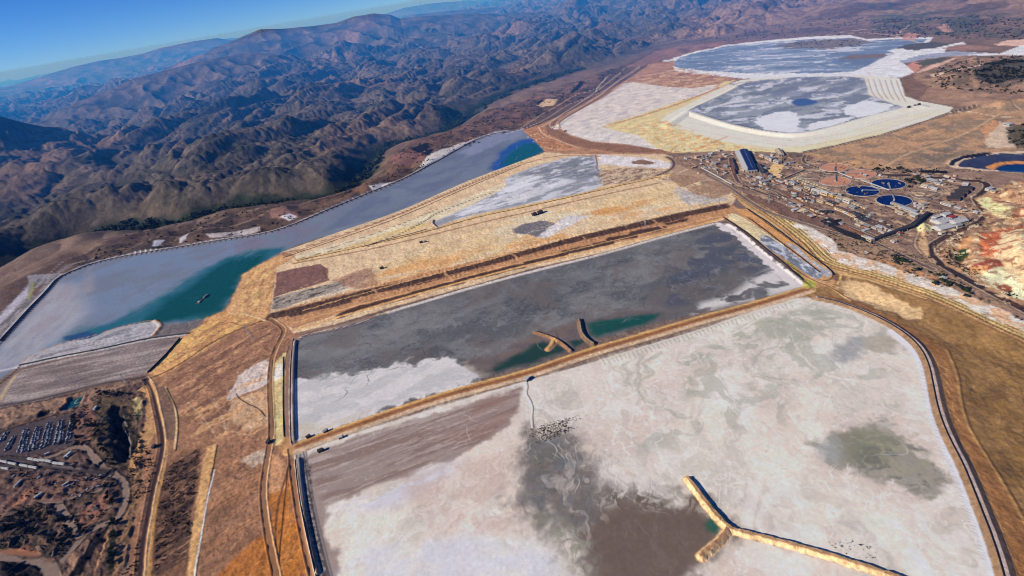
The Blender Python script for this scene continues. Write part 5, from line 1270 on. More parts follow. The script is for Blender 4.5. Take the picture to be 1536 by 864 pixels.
# ---- round thickener tanks
def thickener(cx, cy, wpx, fill, label, arm_to=None, wall='conc', group='round thickener tanks of the plant', raised=2.2):
    x, y, z = G3(cx, cy); z -= .4
    r = wpx / 2 * mpp(cx, cy)
    t = thing('thickener_tank', label, 'tank', (x, y, z), 0, group)
    MB().ring(0, 0, 0, r, r + 2.6, raised).make('tank_wall', M[wall], t)
    MB().cyl(0, 0, .1, r, raised - 1.0, 72).make('liquid' if fill != 'mud' else 'tank_floor', M[fill], t)
    if fill != 'mud':
        MB().cyl(0, 0, 0, 3.4, raised + 2.6, 14).cyl(0, 0, raised + 2.6, 2.4, 2.2, 14, 1.2).make('centre_drive', M['steel'], t)
        if arm_to:
            ax, ay, _ = G3(*arm_to); dx, dy = ax - x, ay - y; l = math.hypot(dx, dy); ux, uy = dx / l, dy / l
            L_ = r + 2
            b = MB().bar((0, 0, raised + 3), (ux * L_, uy * L_, raised + 2.4), 4.4, .5)
            nx, ny = -uy, ux
            for s_ in (-2.1, 2.1):
                b.bar((nx * s_, ny * s_, raised + 4.4), (ux * L_ + nx * s_, uy * L_ + ny * s_, raised + 3.8), .3)
                for k in range(13):
                    q = L_ * k / 12; b.bar((ux * q + nx * s_, uy * q + ny * s_, raised + 2.7), (ux * q + nx * s_, uy * q + ny * s_, raised + 4.3), .25)
            b.make('bridge', M['steel'], t)
    return t
ORG = 'round orange-brown slurry tank, '
thickener(1251.5, 251, 43, 'slurry', ORG + 'the top one of the three joined at a hub', (1252, 259))
thickener(1291, 261, 46, 'slurry', ORG + 'the right one of three, bridged from the hub', (1262, 260))
thickener(1253, 272, 46, 'slurry', ORG + 'the lowest of the three joined at a hub', (1253, 261))
thickener(1216, 261, 43, 'mud', 'empty round tank with rubble on its floor beside the orange tanks', raised=1.6)
thickener(1293.5, 286.5, 50, 'navy', 'round tank of dark blue water nearest the orange tanks, with a half bridge', (1322, 287))
thickener(1332.5, 276, 51, 'navy', 'topmost round tank of dark blue water, its bridge running down to the hub', (1336, 288))
thickener(1341, 301, 53, 'navy', 'lowest and largest round tank of dark blue water beside the sand cliff', (1336, 288))
thickener(1388, 291.5, 45, 'mud', 'old dry round basin with a sandy floor east of the blue tanks', raised=1.2)
x, y, z = G3(1380, 291.5); tag(MB().ring(x, y, z, 11, 16, 2.4, 32).make('sand_ring', M['tan']), 'small sandy ring berm inside the dry round basin', 'berm')
def gallery(p, q, w, h0, h1, label, name='conveyor', mat='grey', cat='conveyor', legs=8, group=None, lm='steel'):
    x0, y0, z0 = G3(*p); x1, y1, z1 = G3(*q)
    t = thing(name, label, cat, (x0, y0, z0), 0, group)
    dx, dy, dz = x1 - x0, y1 - y0, z1 - z0
    MB().bar((0, 0, h0), (dx, dy, dz + h1), w, w * .8).make('gallery', M[mat], t)
    for k in range(1, legs):
        b = MB(); f = k / legs; zt = h0 + (dz + h1 - h0) * f - w * .4
        l = math.hypot(dx, dy); nx, ny = -dy / l * w * .5, dx / l * w * .5
        gx, gy = x0 + dx * f, y0 + dy * f; gzz = gz(gx, gy) - z0 - .5
        b.bar((dx * f + nx * 1.6, dy * f + ny * 1.6, gzz), (dx * f + nx * .6, dy * f + ny * .6, zt), .7)
        b.bar((dx * f - nx * 1.6, dy * f - ny * 1.6, gzz), (dx * f - nx * .6, dy * f - ny * .6, zt), .7)
        b.bar((dx * f - nx * 1.1, dy * f - ny * 1.1, zt * .5), (dx * f + nx * 1.1, dy * f + ny * 1.1, zt * .5), .6)
        b.make('trestle', M[lm], t)
    return t
gallery((1291, 271), (1334, 287), 3, 5, 5, 'long pale pipe bridge from the orange tanks to the hub of the blue tanks', 'pipe_bridge', 'white', 'bridge')
gallery((1257, 260), (1278, 268), 3, 5, 5, 'pale pipe bridge leaving the hub of the orange tanks', 'pipe_bridge', 'white', 'bridge', 5)
gallery((1174, 290), (1308, 360), 3, 2, 2, 'long low pipe rack beside the plant road', 'pipe_rack', 'rust', 'pipe rack', 24)

# ---- buildings
def shed(px0, py0, px1, py1, width, h, roof='white', wall='grey', label='', name='industrial_shed', cat='building', doors=2, vents=True, group=None, rh=None, off=0):
    """long gabled building whose ridge runs between two surveyed points"""
    x0, y0 = at(px0, py0); x1, y1 = at(px1, py1)
    L_ = math.hypot(x1 - x0, y1 - y0); a = math.atan2(y1 - y0, x1 - x0); cx, cy = (x0 + x1) / 2, (y0 + y1) / 2
    if off: cx += -math.sin(a) * off; cy += math.cos(a) * off
    z = min(gz(x0, y0), gz(x1, y1), gz(cx, cy)) - .3
    t = thing(name, label, cat, (cx, cy, z), a, group); rh = rh or width * .16
    MB().box(0, 0, 0, L_, width, h).make('wall', M[wall], t)
    e = .6; hw = width / 2 + e; hl = L_ / 2 + e; z0 = h + .02
    b = MB().add([(-hl, -hw, z0), (hl, -hw, z0), (hl, hw, z0), (-hl, hw, z0), (-hl, 0, z0 + rh), (hl, 0, z0 + rh), (-hl, -hw, z0 - .4), (hl, -hw, z0 - .4), (hl, hw, z0 - .4), (-hl, hw, z0 - .4)],
                 [(0, 1, 5, 4), (2, 3, 4, 5), (0, 4, 3), (1, 2, 5), (0, 6, 7, 1), (2, 8, 9, 3), (1, 7, 8, 2), (3, 9, 6, 0), (6, 9, 8, 7)])
    ro = b.make('roof', M[roof], t)
    if vents and L_ > 25:
        for k in range(int(L_ / 18)): MB().box(-hl + 9 + k * 18, 0, z0 + rh - .5, 3, 2, 1.8).make('roof_vent', M['steel'], ro)
    for k in range(doors):
        MB().box(L_ / 2 + .12, (k - (doors - 1) / 2) * width / doors, 0, .3, width / doors * .5, h * .6).make('door', M['dark'], t)
    for s_ in (-1, 1): MB().box(0, s_ * (width / 2 + .06), h * .5, L_ * .86, .2, h * .2).make('window_band', M['glass'], t)
    return t
# the large halls
s_ = mpp(1120, 245)
shed(1108, 229, 1121, 257, 32, 11, 'white', 'white', 'long white-roofed hall beside the dark blue roofed hall in the plant', doors=3)
shed(1115, 228.5, 1129, 259, 36, 14, 'blue', 'grey', 'longest hall with a dark blue roof, next to the long white-roofed hall', doors=3)
shed(1138, 249, 1146, 263, 20, 9, 'dark', 'grey', 'low dark narrow hall just right of the dark blue roofed hall')
shed(1097, 240, 1103, 256, 14, 8, 'dark', 'brick', 'narrow dark shed left of the long white-roofed hall')
shed(1166, 226, 1172, 234, 22, 10, 'tan', 'grey', 'small tan hall above the bright sand yard by the dam road')
CAMP = [(1405,336,1421,331,30,'white'),(1404,345,1424,340,34,'white'),(1414,325,1422,322,18,'white'),(1428,336,1446,331,30,'white'),(1400,329,1408,326,14,'white'),(1424,329,1430,326,14,'red'),(1432,341,1440,339,16,'grey'),(1397,333,1402,331,12,'white'),(1409,352,1416,350,12,'tan')]
CL = ['white gabled hall in the middle of the white camp by the black haul road','widest white hall of the camp, nearest the black haul road','small white hall at the top of the white camp','white hall at the right end of the camp beside the bend','small white office at the left edge of the camp','small red-roofed hut among the white camp halls','grey flat hut between the white halls of the camp','tiny white cabin beside the cream rock pyramid','tan cabin at the lower tip of the white camp']
for c_, l_ in zip(CAMP, CL): shed(*c_[:4], c_[4], 8, c_[5], 'white', l_, name='camp_hall', group='white halls of the camp', vents=c_[4] > 20, doors=1)
for k, l_ in enumerate(('first long dark-roofed shed from the camp side in the set of four', 'second dark-roofed shed in the set of four', 'third dark-roofed shed in the set of four', 'fourth dark-roofed shed, highest in the set of four')):
    shed(1420 + k * 6, 299 - k * 5.2, 1439 + k * 6, 299.5 - k * 5.2, 30, 8, 'dark', 'brick', l_, group='four dark-roofed sheds inside the road bend', vents=False)
shed(1443, 277, 1452, 277.5, 18, 7, 'white', 'white', 'white-roofed store just above the four dark-roofed sheds')
ROWS = []
g = random.Random(21)
NAMES = {'rust': 'rust-brown', 'grey': 'grey', 'tan': 'tan', 'white': 'white', 'dark': 'dark', 'brick': 'brown'}
def where(px, py):
    refs = [((1062,238),'the west plant gate road'),((1118,245),'the long halls'),((1160,258),'the bright sand yard'),((1216,261),'the empty round tank'),((1253,262),'the orange tanks'),((1315,288),'the blue tanks'),((1390,278),'the scrub yard'),((1388,292),'the dry round basin'),((1440,290),'the four dark-roofed sheds'),((1420,335),'the white camp'),((1300,330),'the sand cliff'),((1310,345),'the gully bridge'),((1200,310),'the brown plant yard'),((1250,340),'the black stockpiles'),((1165,300),'the plant road'),((1480,290),'the haul road bend'),((1230,285),'the yellow launders')]
    return min(refs, key=lambda r: (r[0][0] - px) ** 2 + ((r[0][1] - py) * 2.2) ** 2)[1]
# (x, y, length m, width m, height, roof, angle: 0 along plant axis, 1 across)
BL = [(1030,238,26,14,7,'grey',0),(1045,236,20,16,9,'tan',0),(1056,240,30,12,8,'grey',1),(1066,233,24,14,10,'white',0),(1072,246,36,16,9,'grey',0),(1082,240,22,14,12,'rust',1),(1086,232,18,12,6,'white',0),(1052,247,16,12,6,'white',0),(1040,252,20,10,6,'tan',1),(1090,250,26,14,8,'grey',0),(1078,226,30,12,7,'tan',0),
      (1144,235,24,14,8,'white',0),(1152,238,30,18,10,'grey',0),(1158,241,22,16,14,'grey',1),(1166,244,34,18,12,'grey',0),(1172,240,18,14,8,'rust',0),(1180,246,20,12,7,'white',1),(1150,262,26,16,8,'dark',0),(1157,266,22,12,8,'grey',0),(1140,268,28,16,8,'white',0),(1133,270,20,12,6,'tan',0),(1146,274,34,18,10,'grey',1),(1160,272,24,14,8,'rust',0),
      (1168,274,46,12,8,'white',0),(1178,280,30,12,8,'rust',0),(1190,276,26,16,10,'grey',0),(1198,284,40,14,8,'tan',0),(1213,283,30,16,10,'grey',0),(1225,288,38,16,9,'white',0),(1238,292,30,18,12,'white',0),(1192,290,22,12,7,'rust',0),(1205,294,34,14,8,'brick',0),(1218,300,36,12,8,'rust',0),(1232,303,30,16,8,'tan',0),(1248,294,18,14,10,'white',0),
      (1247,306,34,18,8,'dark',0),(1260,300,26,16,10,'tan',0),(1272,303,30,20,12,'tan',0),(1280,312,24,16,8,'grey',0),(1192,316,20,14,7,'white',1),(1200,309,16,12,6,'white',0),(1216,326,18,14,7,'white',0),(1262,316,46,16,9,'brick',0),(1276,322,52,16,9,'rust',0),(1284,324,40,28,8,'dark',0),(1294,331,44,26,8,'dark',0),(1304,335,60,34,7,'brick',0),(1318,340,56,34,7,'brick',0),
      (1320,343,24,14,9,'white',0),(1328,345,14,10,7,'white',0),(1300,340,26,12,6,'grey',0),(1345,308,40,14,7,'grey',0),(1362,316,60,16,8,'white',0),(1350,320,30,12,7,'tan',0),(1372,322,30,12,7,'white',0),(1375,310,16,10,5,'white',1),(1383,270,26,16,8,'tan',0),(1391,267,20,14,8,'white',1),(1398,272,36,16,8,'white',0),(1388,280,24,16,8,'tan',0),(1402,284,22,12,7,'white',0),(1408,276,18,14,7,'grey',0),(1413,271,16,12,6,'white',1),(1395,281,28,14,7,'grey',0),
      (1421,307,36,18,7,'tan',0),(1437,313,20,12,5,'white',0),(1448,317,16,10,5,'white',1),(1464,319,14,10,5,'white',0),(1484,285,24,14,8,'white',1),(1490,288,18,10,7,'grey',0),(1372,264,16,12,8,'white',0),(1298,264,14,10,6,'white',0),(1340,363,14,10,6,'tan',0),(1305,362,18,14,12,'white',0),(1298,358,22,12,8,'tan',0),(1346,350,26,10,6,'red',0),(1336,348,14,10,6,'white',0),(1512,188,26,24,10,'white',0),(1300,380,12,8,5,'tan',0),(1415,418,14,10,5,'white',0)]
PX = A((1120,275), (1310,355))
seen = {}
for k, (px, py, l_, w_, h_, rc, o_) in enumerate(BL):
    x, y, z = G3(px, py); a = PX + (math.pi / 2 if o_ else 0) + g.uniform(-.06, .06)
    dx, dy = math.cos(a) * l_ / 2, math.sin(a) * l_ / 2
    sz = 'large' if l_ * w_ > 700 else 'mid-sized' if l_ * w_ > 380 else 'small'
    t = thing('plant_building', '', 'building', (x, y, z - .4), a, 'workshops and sheds of the plant')
    wl = g.choice(['grey', 'tan', 'rust', 'white', 'conc'])
    MB().box(0, 0, 0, l_, w_, h_).make('wall', M[wl], t)
    if g.random() < .55:
        rh = w_ * .15; b = MB(); hl, hw = l_ / 2 + .5, w_ / 2 + .5
        b.add([(-hl, -hw, h_), (hl, -hw, h_), (hl, hw, h_), (-hl, hw, h_), (-hl, 0, h_ + rh), (hl, 0, h_ + rh)], [(0, 1, 5, 4), (2, 3, 4, 5), (0, 4, 3), (1, 2, 5), (0, 3, 2, 1)])
        ro = b.make('roof', M[rc], t); form = 'gabled'
    else:
        ro = MB().box(0, 0, h_, l_ + .8, w_ + .8, .7).make('roof', M[rc], t); form = 'flat-roofed'
        MB().box(l_ * .2, 0, h_ + .7, 3, 3, 1.6).make('roof_vent', M['steel'], ro); MB().box(-l_ * .25, w_ * .15, h_ + .7, 2.4, 2.4, 1.2).make('roof_vent', M['steel'], ro)
    MB().box(l_ / 2 + .1, 0, 0, .3, w_ * .4, h_ * .6).make('door', M['dark'], t)
    MB().box(0, -w_ / 2 - .05, h_ * .5, l_ * .8, .2, h_ * .2).make('window_band', M['glass'], t)
    if l_ > 28 and g.random() < .5:
        MB().box(l_ * .1, w_ * .5 + 3.6, 0, l_ * .5, 6, h_ * .55).make('lean_to', M[g.choice(['rust', 'grey', 'brick'])], t)
    lab = '%s %s building, %s %s walls, near %s' % (sz, form, NAMES.get(rc, 'red') + ' roof and', {'conc': 'concrete'}.get(wl, NAMES.get(wl)), where(px, py))
    key = lab; seen.setdefault(key, []).append(t); t['label'] = lab
for lab, ts in seen.items():
    if len(ts) > 1:
        ts.sort(key=lambda o: math.hypot(o.location.x, o.location.y))
        for n_, o in enumerate(ts): o['label'] = lab + (', the nearer one' if n_ == 0 and len(ts) == 2 else ', the farther one' if len(ts) == 2 else ', %s one counting away' % ['nearest','second','third','fourth','fifth','sixth'][n_])

# crowded small sheds between the larger ones
PP = W([(1030,234),(1100,226),(1178,232),(1240,256),(1205,250),(1190,268),(1240,284),(1275,298),(1300,315),(1350,330),(1372,318),(1345,300),(1400,290),(1420,262),(1470,278),(1456,310),(1400,318),(1372,338),(1312,358),(1240,338),(1180,306),(1110,276),(1060,256)])
cnt = 0; sp = {}
avoid = [(at(*c_), r_) for c_, r_ in (((1251,251),75),((1291,261),75),((1253,272),75),((1216,261),75),((1293,286),75),((1332,276),75),((1341,301),75),((1388,291),70),((1120,243),110),((1167,257),50),((1420,335),90))]
while cnt < 130:
    x, y = g.uniform(PP[:, 0].min(), PP[:, 0].max()), g.uniform(PP[:, 1].min(), PP[:, 1].max())
    if sd_poly(PP, np.array([x]), np.array([y]))[0] < 4 or any(math.hypot(x - a_[0], y - a_[1]) < r_ for a_, r_ in avoid): continue
    if fbm(np.array([x], np.float32), np.array([y], np.float32), 120, 2, 77)[0] < -.1: continue
    cnt += 1; rc = g.choice(['grey', 'rust', 'dark', 'brick', 'tan', 'white', 'grey']); two = g.random() < .4; key = (rc, two)
    lab = 'small %s %s shed in the crowded rows of the plant' % (NAMES.get(rc), 'gabled' if two else 'flat-topped'); a = PX + g.choice([0, 0, math.pi / 2]) + g.uniform(-.08, .08); z = gz(x, y) - .3
    if key not in sp:
        t = thing('plant_shed', lab, 'shed', (x, y, z), a, 'small sheds of the plant'); sp[key] = t
        MB().box(0, 0, 0, 14, 8, 4.5).make('wall', M[g.choice(['grey', 'tan', 'conc'])], t)
        if two: MB().add([(-7.4, -4.4, 4.5), (7.4, -4.4, 4.5), (7.4, 4.4, 4.5), (-7.4, 4.4, 4.5), (-7.4, 0, 6.2), (7.4, 0, 6.2)], [(0, 1, 5, 4), (2, 3, 4, 5), (0, 4, 3), (1, 2, 5), (0, 3, 2, 1)]).make('roof', M[rc], t)
        else: MB().box(0, 0, 4.5, 14.6, 8.6, .5).make('roof', M[rc], t)
    else: dup(sp[key], (x, y, z), a, lab, (g.uniform(.5, 1.7), g.uniform(.5, 1.4), g.uniform(.7, 1.6)))
# storage tanks, dots of the plant
def round_tank(px, py, r, h, mat, label):
    x, y, z = G3(px, py); t = thing('storage_tank', label, 'tank', (x, y, z - .3), g.uniform(0, 6), 'upright storage tanks of the plant')
    MB().cyl(0, 0, 0, r, h, 24, cap=False).make('shell', M[mat], t, True)
    MB().cyl(0, 0, h, r + .1, r * .18, 24, .3).make('roof', M[mat], t)
    MB().tube([((r + .6) * math.cos(k * .16), (r + .6) * math.sin(k * .16), h * k / 10) for k in range(11)], .5, 4).make('stair', M['steel'], t)
for (px, py, r, h, m_, w_) in [(1148,254,9,10,'grey','by the bright sand yard'),(1158,234,7,9,'white','above the bright sand yard'),(1232,290,7,8,'white','among the yellow launders'),(1068,230,6,8,'white','at the west end of the plant'),(1255,314,6,7,'white','below the orange tanks'),(1216,325,6,6,'white','left of the black stockpiles'),(1372,306,5,6,'white','right of the lowest blue tank'),(1234,301,5,6,'white','behind the brown yard'),(1320,263,5,6,'white','above the topmost blue tank'),(1170,266,5,7,'tan','at the corner of the bright sand yard'),(1048,260,6,6,'tan','on the pale mound west of the plant'),(1240,338,6,5,'dark','on the black stockpiles'),(1432,264,6,5,'tan','by the haul road east of the scrub yard')]:
    round_tank(px, py, r, h, m_, 'upright %s storage tank %s' % (NAMES.get(m_, m_), w_))
# flotation launders: long yellow racks
for k, (p, q, w_) in enumerate([((1188,268),(1240,288),10),((1192,266),(1246,286),8),((1250,292),(1300,314),9),((1236,291),(1262,300),7),((1228,318),(1249,319),14),((1258,312),(1290,326),12)]):
    x0, y0, z0 = G3(*p); x1, y1, z1 = G3(*q); L_ = math.hypot(x1 - x0, y1 - y0); a = math.atan2(y1 - y0, x1 - x0)
    t = thing('launder_bank', ['long yellow bank of launders below the empty round tank','thin yellow launder row nearest the empty round tank','yellow launder bank ending at the sand cliff','short yellow launder bank between the sheds','dark comb-like rack on the brown plant yard','row of brown vats stepping toward the camp'][k], 'machinery', ((x0 + x1) / 2, (y0 + y1) / 2, min(z0, z1) - .3), a, 'process banks of the plant')
    mm_ = ['tan', 'tan', 'tan', 'yellow', 'dark', 'rust'][k]; n = int(L_ / 14); 
    for j in range(n): MB().box(-L_ / 2 + (j + .5) * L_ / n, 0, 0, L_ / n * .7, w_, 5 + (j % 3)).make('cell', M[mm_], t)
    MB().box(0, w_ * .5 + 1, 6.5, L_, 1.6, .5).make('walkway', M['steel'], t)
# coal-black stockpiles
def stockpile(px, py, w_, d_, h_, label, mat='black', rot=0):
    x, y, z = G3(px, py); m_ = MB(); n = 22; k = 7; vs = []
    for j in range(k):
        f = j / (k - 1)
        for i in range(n):
            a = 6.2832 * i / n; rr = (1 - f) * (1 + .22 * math.sin(3 * a + px) + .1 * math.sin(7 * a)); vs.append((math.cos(a) * rr * w_, math.sin(a) * rr * d_, h_ * (1 - (1 - f) ** 1.3) * (1 + .1 * math.sin(5 * a))))
    m_.add(vs, [(j * n + i, j * n + (i + 1) % n, (j + 1) * n + (i + 1) % n, (j + 1) * n + i) for j in range(k - 1) for i in range(n)])
    o = m_.make('stockpile', M[mat], None, True); o.name = 'stockpile' if 'spoil' not in label else 'spoil_mound'; o.location = (x, y, z - .3); o.rotation_euler = (0, 0, rot); return tag(o, label, 'stockpile', 'stockpiles of the plant' if 'spoil' not in label else 'spoil mounds of the works')
stockpile(1251, 334, 34, 22, 9, 'round black stockpile in the brown plant yard', rot=.3)
stockpile(1243, 330, 20, 14, 6, 'small black stockpile touching the round one')
stockpile(1268, 348, 90, 14, 6, 'long black stockpile beside the gully road', rot=PX)
stockpile(1290, 357, 46, 12, 6, 'tapering black stockpile at the gully bridge', rot=PX)
stockpile(1205, 315, 20, 16, 8, 'tan sand heap beside the white shed in the brown plant yard', 'tan')
stockpile(1050, 275, 26, 20, 9, 'pale sand mound west of the plant road', 'tan')
for k, (px, py, w_, d_) in enumerate([(14,772,16,9),(30,790,18,8),(44,772,10,7),(60,790,14,10),(75,802,12,8),(40,812,20,9),(62,822,14,7),(84,828,9,7),(128,758,9,7),(134,776,12,8),(146,762,8,6),(20,812,14,7),(128,690,8,5),(112,696,10,4),(126,640,8,10),(150,660,14,18),(156,630,12,16),(150,696,9,5)]):
    stockpile(px, py, w_, d_, 4 + (k % 4) * 1.2, 'low dark spoil mound on the worked ground ' + ('inside the looping works road' if py > 745 else 'between the lot and the wooded pit' if px > 120 else 'below the rail yard'), ('brick', 'dark', 'bark')[k % 3], rot=k)
# conveyors
gallery((1308, 361), (1366, 343), 9, 3, 12, 'dark covered conveyor climbing from the gully toward the camp', mat='dark')
gallery((1366, 343), (1392, 322), 9, 12, 8, 'dark covered conveyor bending up beside the cream rock pyramid', mat='dark')
gallery((1096, 238), (1102, 262), 6, 6, 8, 'rusty conveyor beside the dark shed and the long halls', mat='rust')
gallery((1052, 252), (1098, 278), 4, 3, 5, 'pale conveyor running down toward the yellow benches', mat='white', legs=14)
gallery((1176, 268), (1207, 255), 4, 4, 4, 'pale pipe gallery from the sand yard to the empty round tank', mat='tan', legs=8)

# ---- power pylons
def pylon(px, py, h, label):
    x, y, z = G3(px, py); t = thing('power_pylon', label, 'pylon', (x, y, z - .5), PX + 1.2, 'power pylons')
    b = MB()
    for sx, sy in ((1, 1), (1, -1), (-1, -1), (-1, 1)): b.bar((sx * 2.6, sy * 2.6, 0), (sx * .5, sy * .5, h), .4)
    for k in range(6):
        f = k / 6; w0 = 2.6 - 2.1 * f; w1 = 2.6 - 2.1 * (f + 1 / 6)
        for sx in (1, -1): b.bar((sx * w0, -w0, h * f), (sx * w1, w1, h * (f + 1 / 6)), .22); b.bar((-w0, sx * w0, h * f), (w1, sx * w1, h * (f + 1 / 6)), .22)
    b.make('tower', M['steel'], t)
    for f, w_ in ((.78, 6), (.9, 5)): MB().bar((-w_, 0, h * f), (w_, 0, h * f), .45).make('cross_arm', M['steel'], t)
for px, py, w_ in [(1153,305,'below the plant road'),(1079,310,'on the brown strip next to the yellow benches'),(1014,228,'at the foot of the yellow dam slope'),(968,343,'on the dark strip above the grey pond'),(379,510,'on the brown slope left of the grey pond'),(96,578,'at the edge of the striped grey terrace'),(188,574,'beside the striped grey terrace and the haul road'),(372,500,'on the slope beside the orange sand')]:
    pylon(px, py, 34, 'thin steel power pylon ' + w_)

# ---- pump barge in the teal water
x, y = at(305, 448); t = thing('pump_barge', 'dark wedge-shaped pump barge afloat in the teal water of the reservoir', 'barge', (x, y, -.4 - (x * x + y * y) / 1.274e7), A((296,455),(315,441)))
MB().add([(-34, -13, 0), (-34, 9, 0), (-6, 5, 0), (30, 4, 0), (32, -3, 0), (-6, -5, 0), (-34, -13, 1.6), (-34, 9, 1.6), (-6, 5, 1.6), (30, 4, 1.6), (32, -3, 1.6), (-6, -5, 1.6)], [(0, 1, 2, 3, 4, 5), (11, 10, 9, 8, 7, 6), (0, 6, 7, 1), (1, 7, 8, 2), (2, 8, 9, 3), (3, 9, 10, 4), (4, 10, 11, 5), (5, 11, 6, 0)]).make('deck', M['dark'], t)
MB().box(14, 0, 1.6, 22, 5, 4).make('pump_house', M['grey'], t); MB().box(-24, -2, 1.6, 8, 8, 2.5).make('cabin', M['white'], t)
for k in range(5): MB().cyl(6 + k * 4, 0, 5.6, .8, 2, 8).make('motor', M['steel'], t)

# ---- pipelines along the crests; some are dark tubes added as shade lines
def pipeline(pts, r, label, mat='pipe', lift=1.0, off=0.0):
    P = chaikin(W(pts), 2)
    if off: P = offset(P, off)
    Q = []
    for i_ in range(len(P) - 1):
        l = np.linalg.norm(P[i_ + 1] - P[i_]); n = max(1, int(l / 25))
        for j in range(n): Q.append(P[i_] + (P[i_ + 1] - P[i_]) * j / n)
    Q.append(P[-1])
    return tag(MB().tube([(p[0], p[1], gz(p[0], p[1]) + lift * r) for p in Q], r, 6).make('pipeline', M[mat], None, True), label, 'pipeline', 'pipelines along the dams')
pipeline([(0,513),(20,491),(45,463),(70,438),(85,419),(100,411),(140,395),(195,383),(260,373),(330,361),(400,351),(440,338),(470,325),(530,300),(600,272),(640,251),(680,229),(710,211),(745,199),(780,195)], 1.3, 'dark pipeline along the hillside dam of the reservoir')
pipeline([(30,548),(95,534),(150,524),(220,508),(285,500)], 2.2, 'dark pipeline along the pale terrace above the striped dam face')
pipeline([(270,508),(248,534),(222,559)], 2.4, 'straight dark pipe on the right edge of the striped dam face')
pipeline([(1227,447),(1262,454),(1312,474),(1352,495),(1383,522),(1397,550),(1403,580),(1411,620),(1427,660),(1449,700),(1473,760),(1493,810),(1510,864),(1535,960)], 1.2, 'black tube added for the shadow line curving along the east dam of the white pond', off=-4.5)
pipeline([(440,508),(436,540),(435,580),(435,620),(437,665)], 1.0, 'dark tube added for the shade line down the west bank of the dark grey pond')
pipeline([(443,690),(448,740),(460,800),(474,862),(490,930)], 1.1, 'dark tube added for the shade line down the west bank of the white pond')
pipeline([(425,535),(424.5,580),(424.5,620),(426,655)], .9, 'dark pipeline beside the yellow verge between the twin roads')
pipeline([(545,372),(560,368),(600,357),(640,345)], 1.2, 'short black pipeline on the yellow flat near the reservoir dam', off=9)
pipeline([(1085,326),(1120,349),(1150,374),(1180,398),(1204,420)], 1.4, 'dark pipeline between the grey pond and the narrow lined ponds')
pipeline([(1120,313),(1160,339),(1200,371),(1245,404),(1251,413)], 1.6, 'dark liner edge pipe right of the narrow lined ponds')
pipeline([(1180,396),(1212,418),(1240,428),(1270,444),(1310,462)], 1.0, 'rusty pipeline crossing the green-stained corner of the dams', 'rust')
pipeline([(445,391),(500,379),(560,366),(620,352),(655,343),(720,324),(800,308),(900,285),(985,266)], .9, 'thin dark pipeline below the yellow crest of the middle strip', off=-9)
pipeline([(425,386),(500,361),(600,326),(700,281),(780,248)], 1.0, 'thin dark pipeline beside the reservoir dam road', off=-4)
pipeline([(184,640),(190,652),(194,668),(194,690)], .8, 'pale pipe running down inside the dark wooded pit', 'steel')

# ---- spigots along the reservoir dam
P = chaikin(W([(0,513),(20,491),(45,463),(70,438),(85,419),(100,411),(140,395),(195,383),(260,373),(330,361),(400,351),(440,338),(470,325),(530,300),(600,272),(640,251)]), 2)
seg = np.concatenate([[0], np.cumsum(np.linalg.norm(np.diff(P, axis=0), axis=1))]); n = 110
proto = None
for k in range(n):
    s0 = seg[-1] * (k / n) ** 1.35
    x, y = np.interp(s0, seg, P[:, 0]), np.interp(s0, seg, P[:, 1]); x2, y2 = np.interp(s0 + 5, seg, P[:, 0]), np.interp(s0 + 5, seg, P[:, 1])
    a = math.atan2(y2 - y, x2 - x)
    if proto is None:
        proto = MB().bar((0, 0, 2.4), (0, -16, -3.2), 1.5).bar((0, 0, 0), (0, 0, 3), 1.3).make('discharge_spigot', M['pipe'])
        tag(proto, 'short dark discharge pipe hanging down the reservoir bank from the hillside dam', 'pipe', 'discharge pipes along the hillside dam'); o = proto
    else: o = proto.copy(); COL.objects.link(o)
    o.location = (x, y, gz(x, y)); o.rotation_euler = (0, 0, a)

# ---- parked vehicles
def make_car(kind, mat, label, group):
    t = thing('parked_truck', label, 'truck', group=group)
    MB().box(0, 0, .55, 5.2, 2.0, .8).make('body', M[mat], t)
    if kind: MB().box(.5, 0, 1.35, 1.9, 1.8, .75, taper=.85).make('cabin', M['glass'], t)
    else: MB().box(-.3, 0, 1.35, 2.9, 1.8, .75, taper=.8).make('cabin', M['glass'], t)
    for sx in (-1.6, 1.6):
        for sy in (-1, 1):
            w = MB(); n = 8; vs = [(sx + .38 * math.cos(6.2832 * i / n), sy * .95 + q_, .38 + .38 * math.sin(6.2832 * i / n)) for q_ in (-.12, .12) for i in range(n)]
            w.add(vs, [(i, (i + 1) % n, n + (i + 1) % n, n + i) for i in range(n)] + [tuple(range(n, 2 * n)), tuple(range(n - 1, -1, -1))]).make('wheel', M['black'], t)
    return t
GC_ = 'trucks parked in rows in the lot'
protos = {}
rowsx = [((7,578+570/1-570),0)]
COLS = [((1,664),(9,650),8,5),((10,676),(20,656),10,0),((29,677),(38,646),14,0),((35,678),(41,650),10,1),((45,676),(56,642),15,0),((52,674),(58,645),12,1),((63,672),(73,636),16,0),((70,671),(77,640),13,1),((83,668),(91,633),15,0),((90,666),(95,640),12,1),((101,664),(109,629),18,0)]
CN = ['first', 'second', 'third', 'third', 'fourth', 'fourth', 'fifth', 'fifth', 'sixth', 'sixth', 'seventh']
LOTA = A((30,668), (42,662))
lotz = None
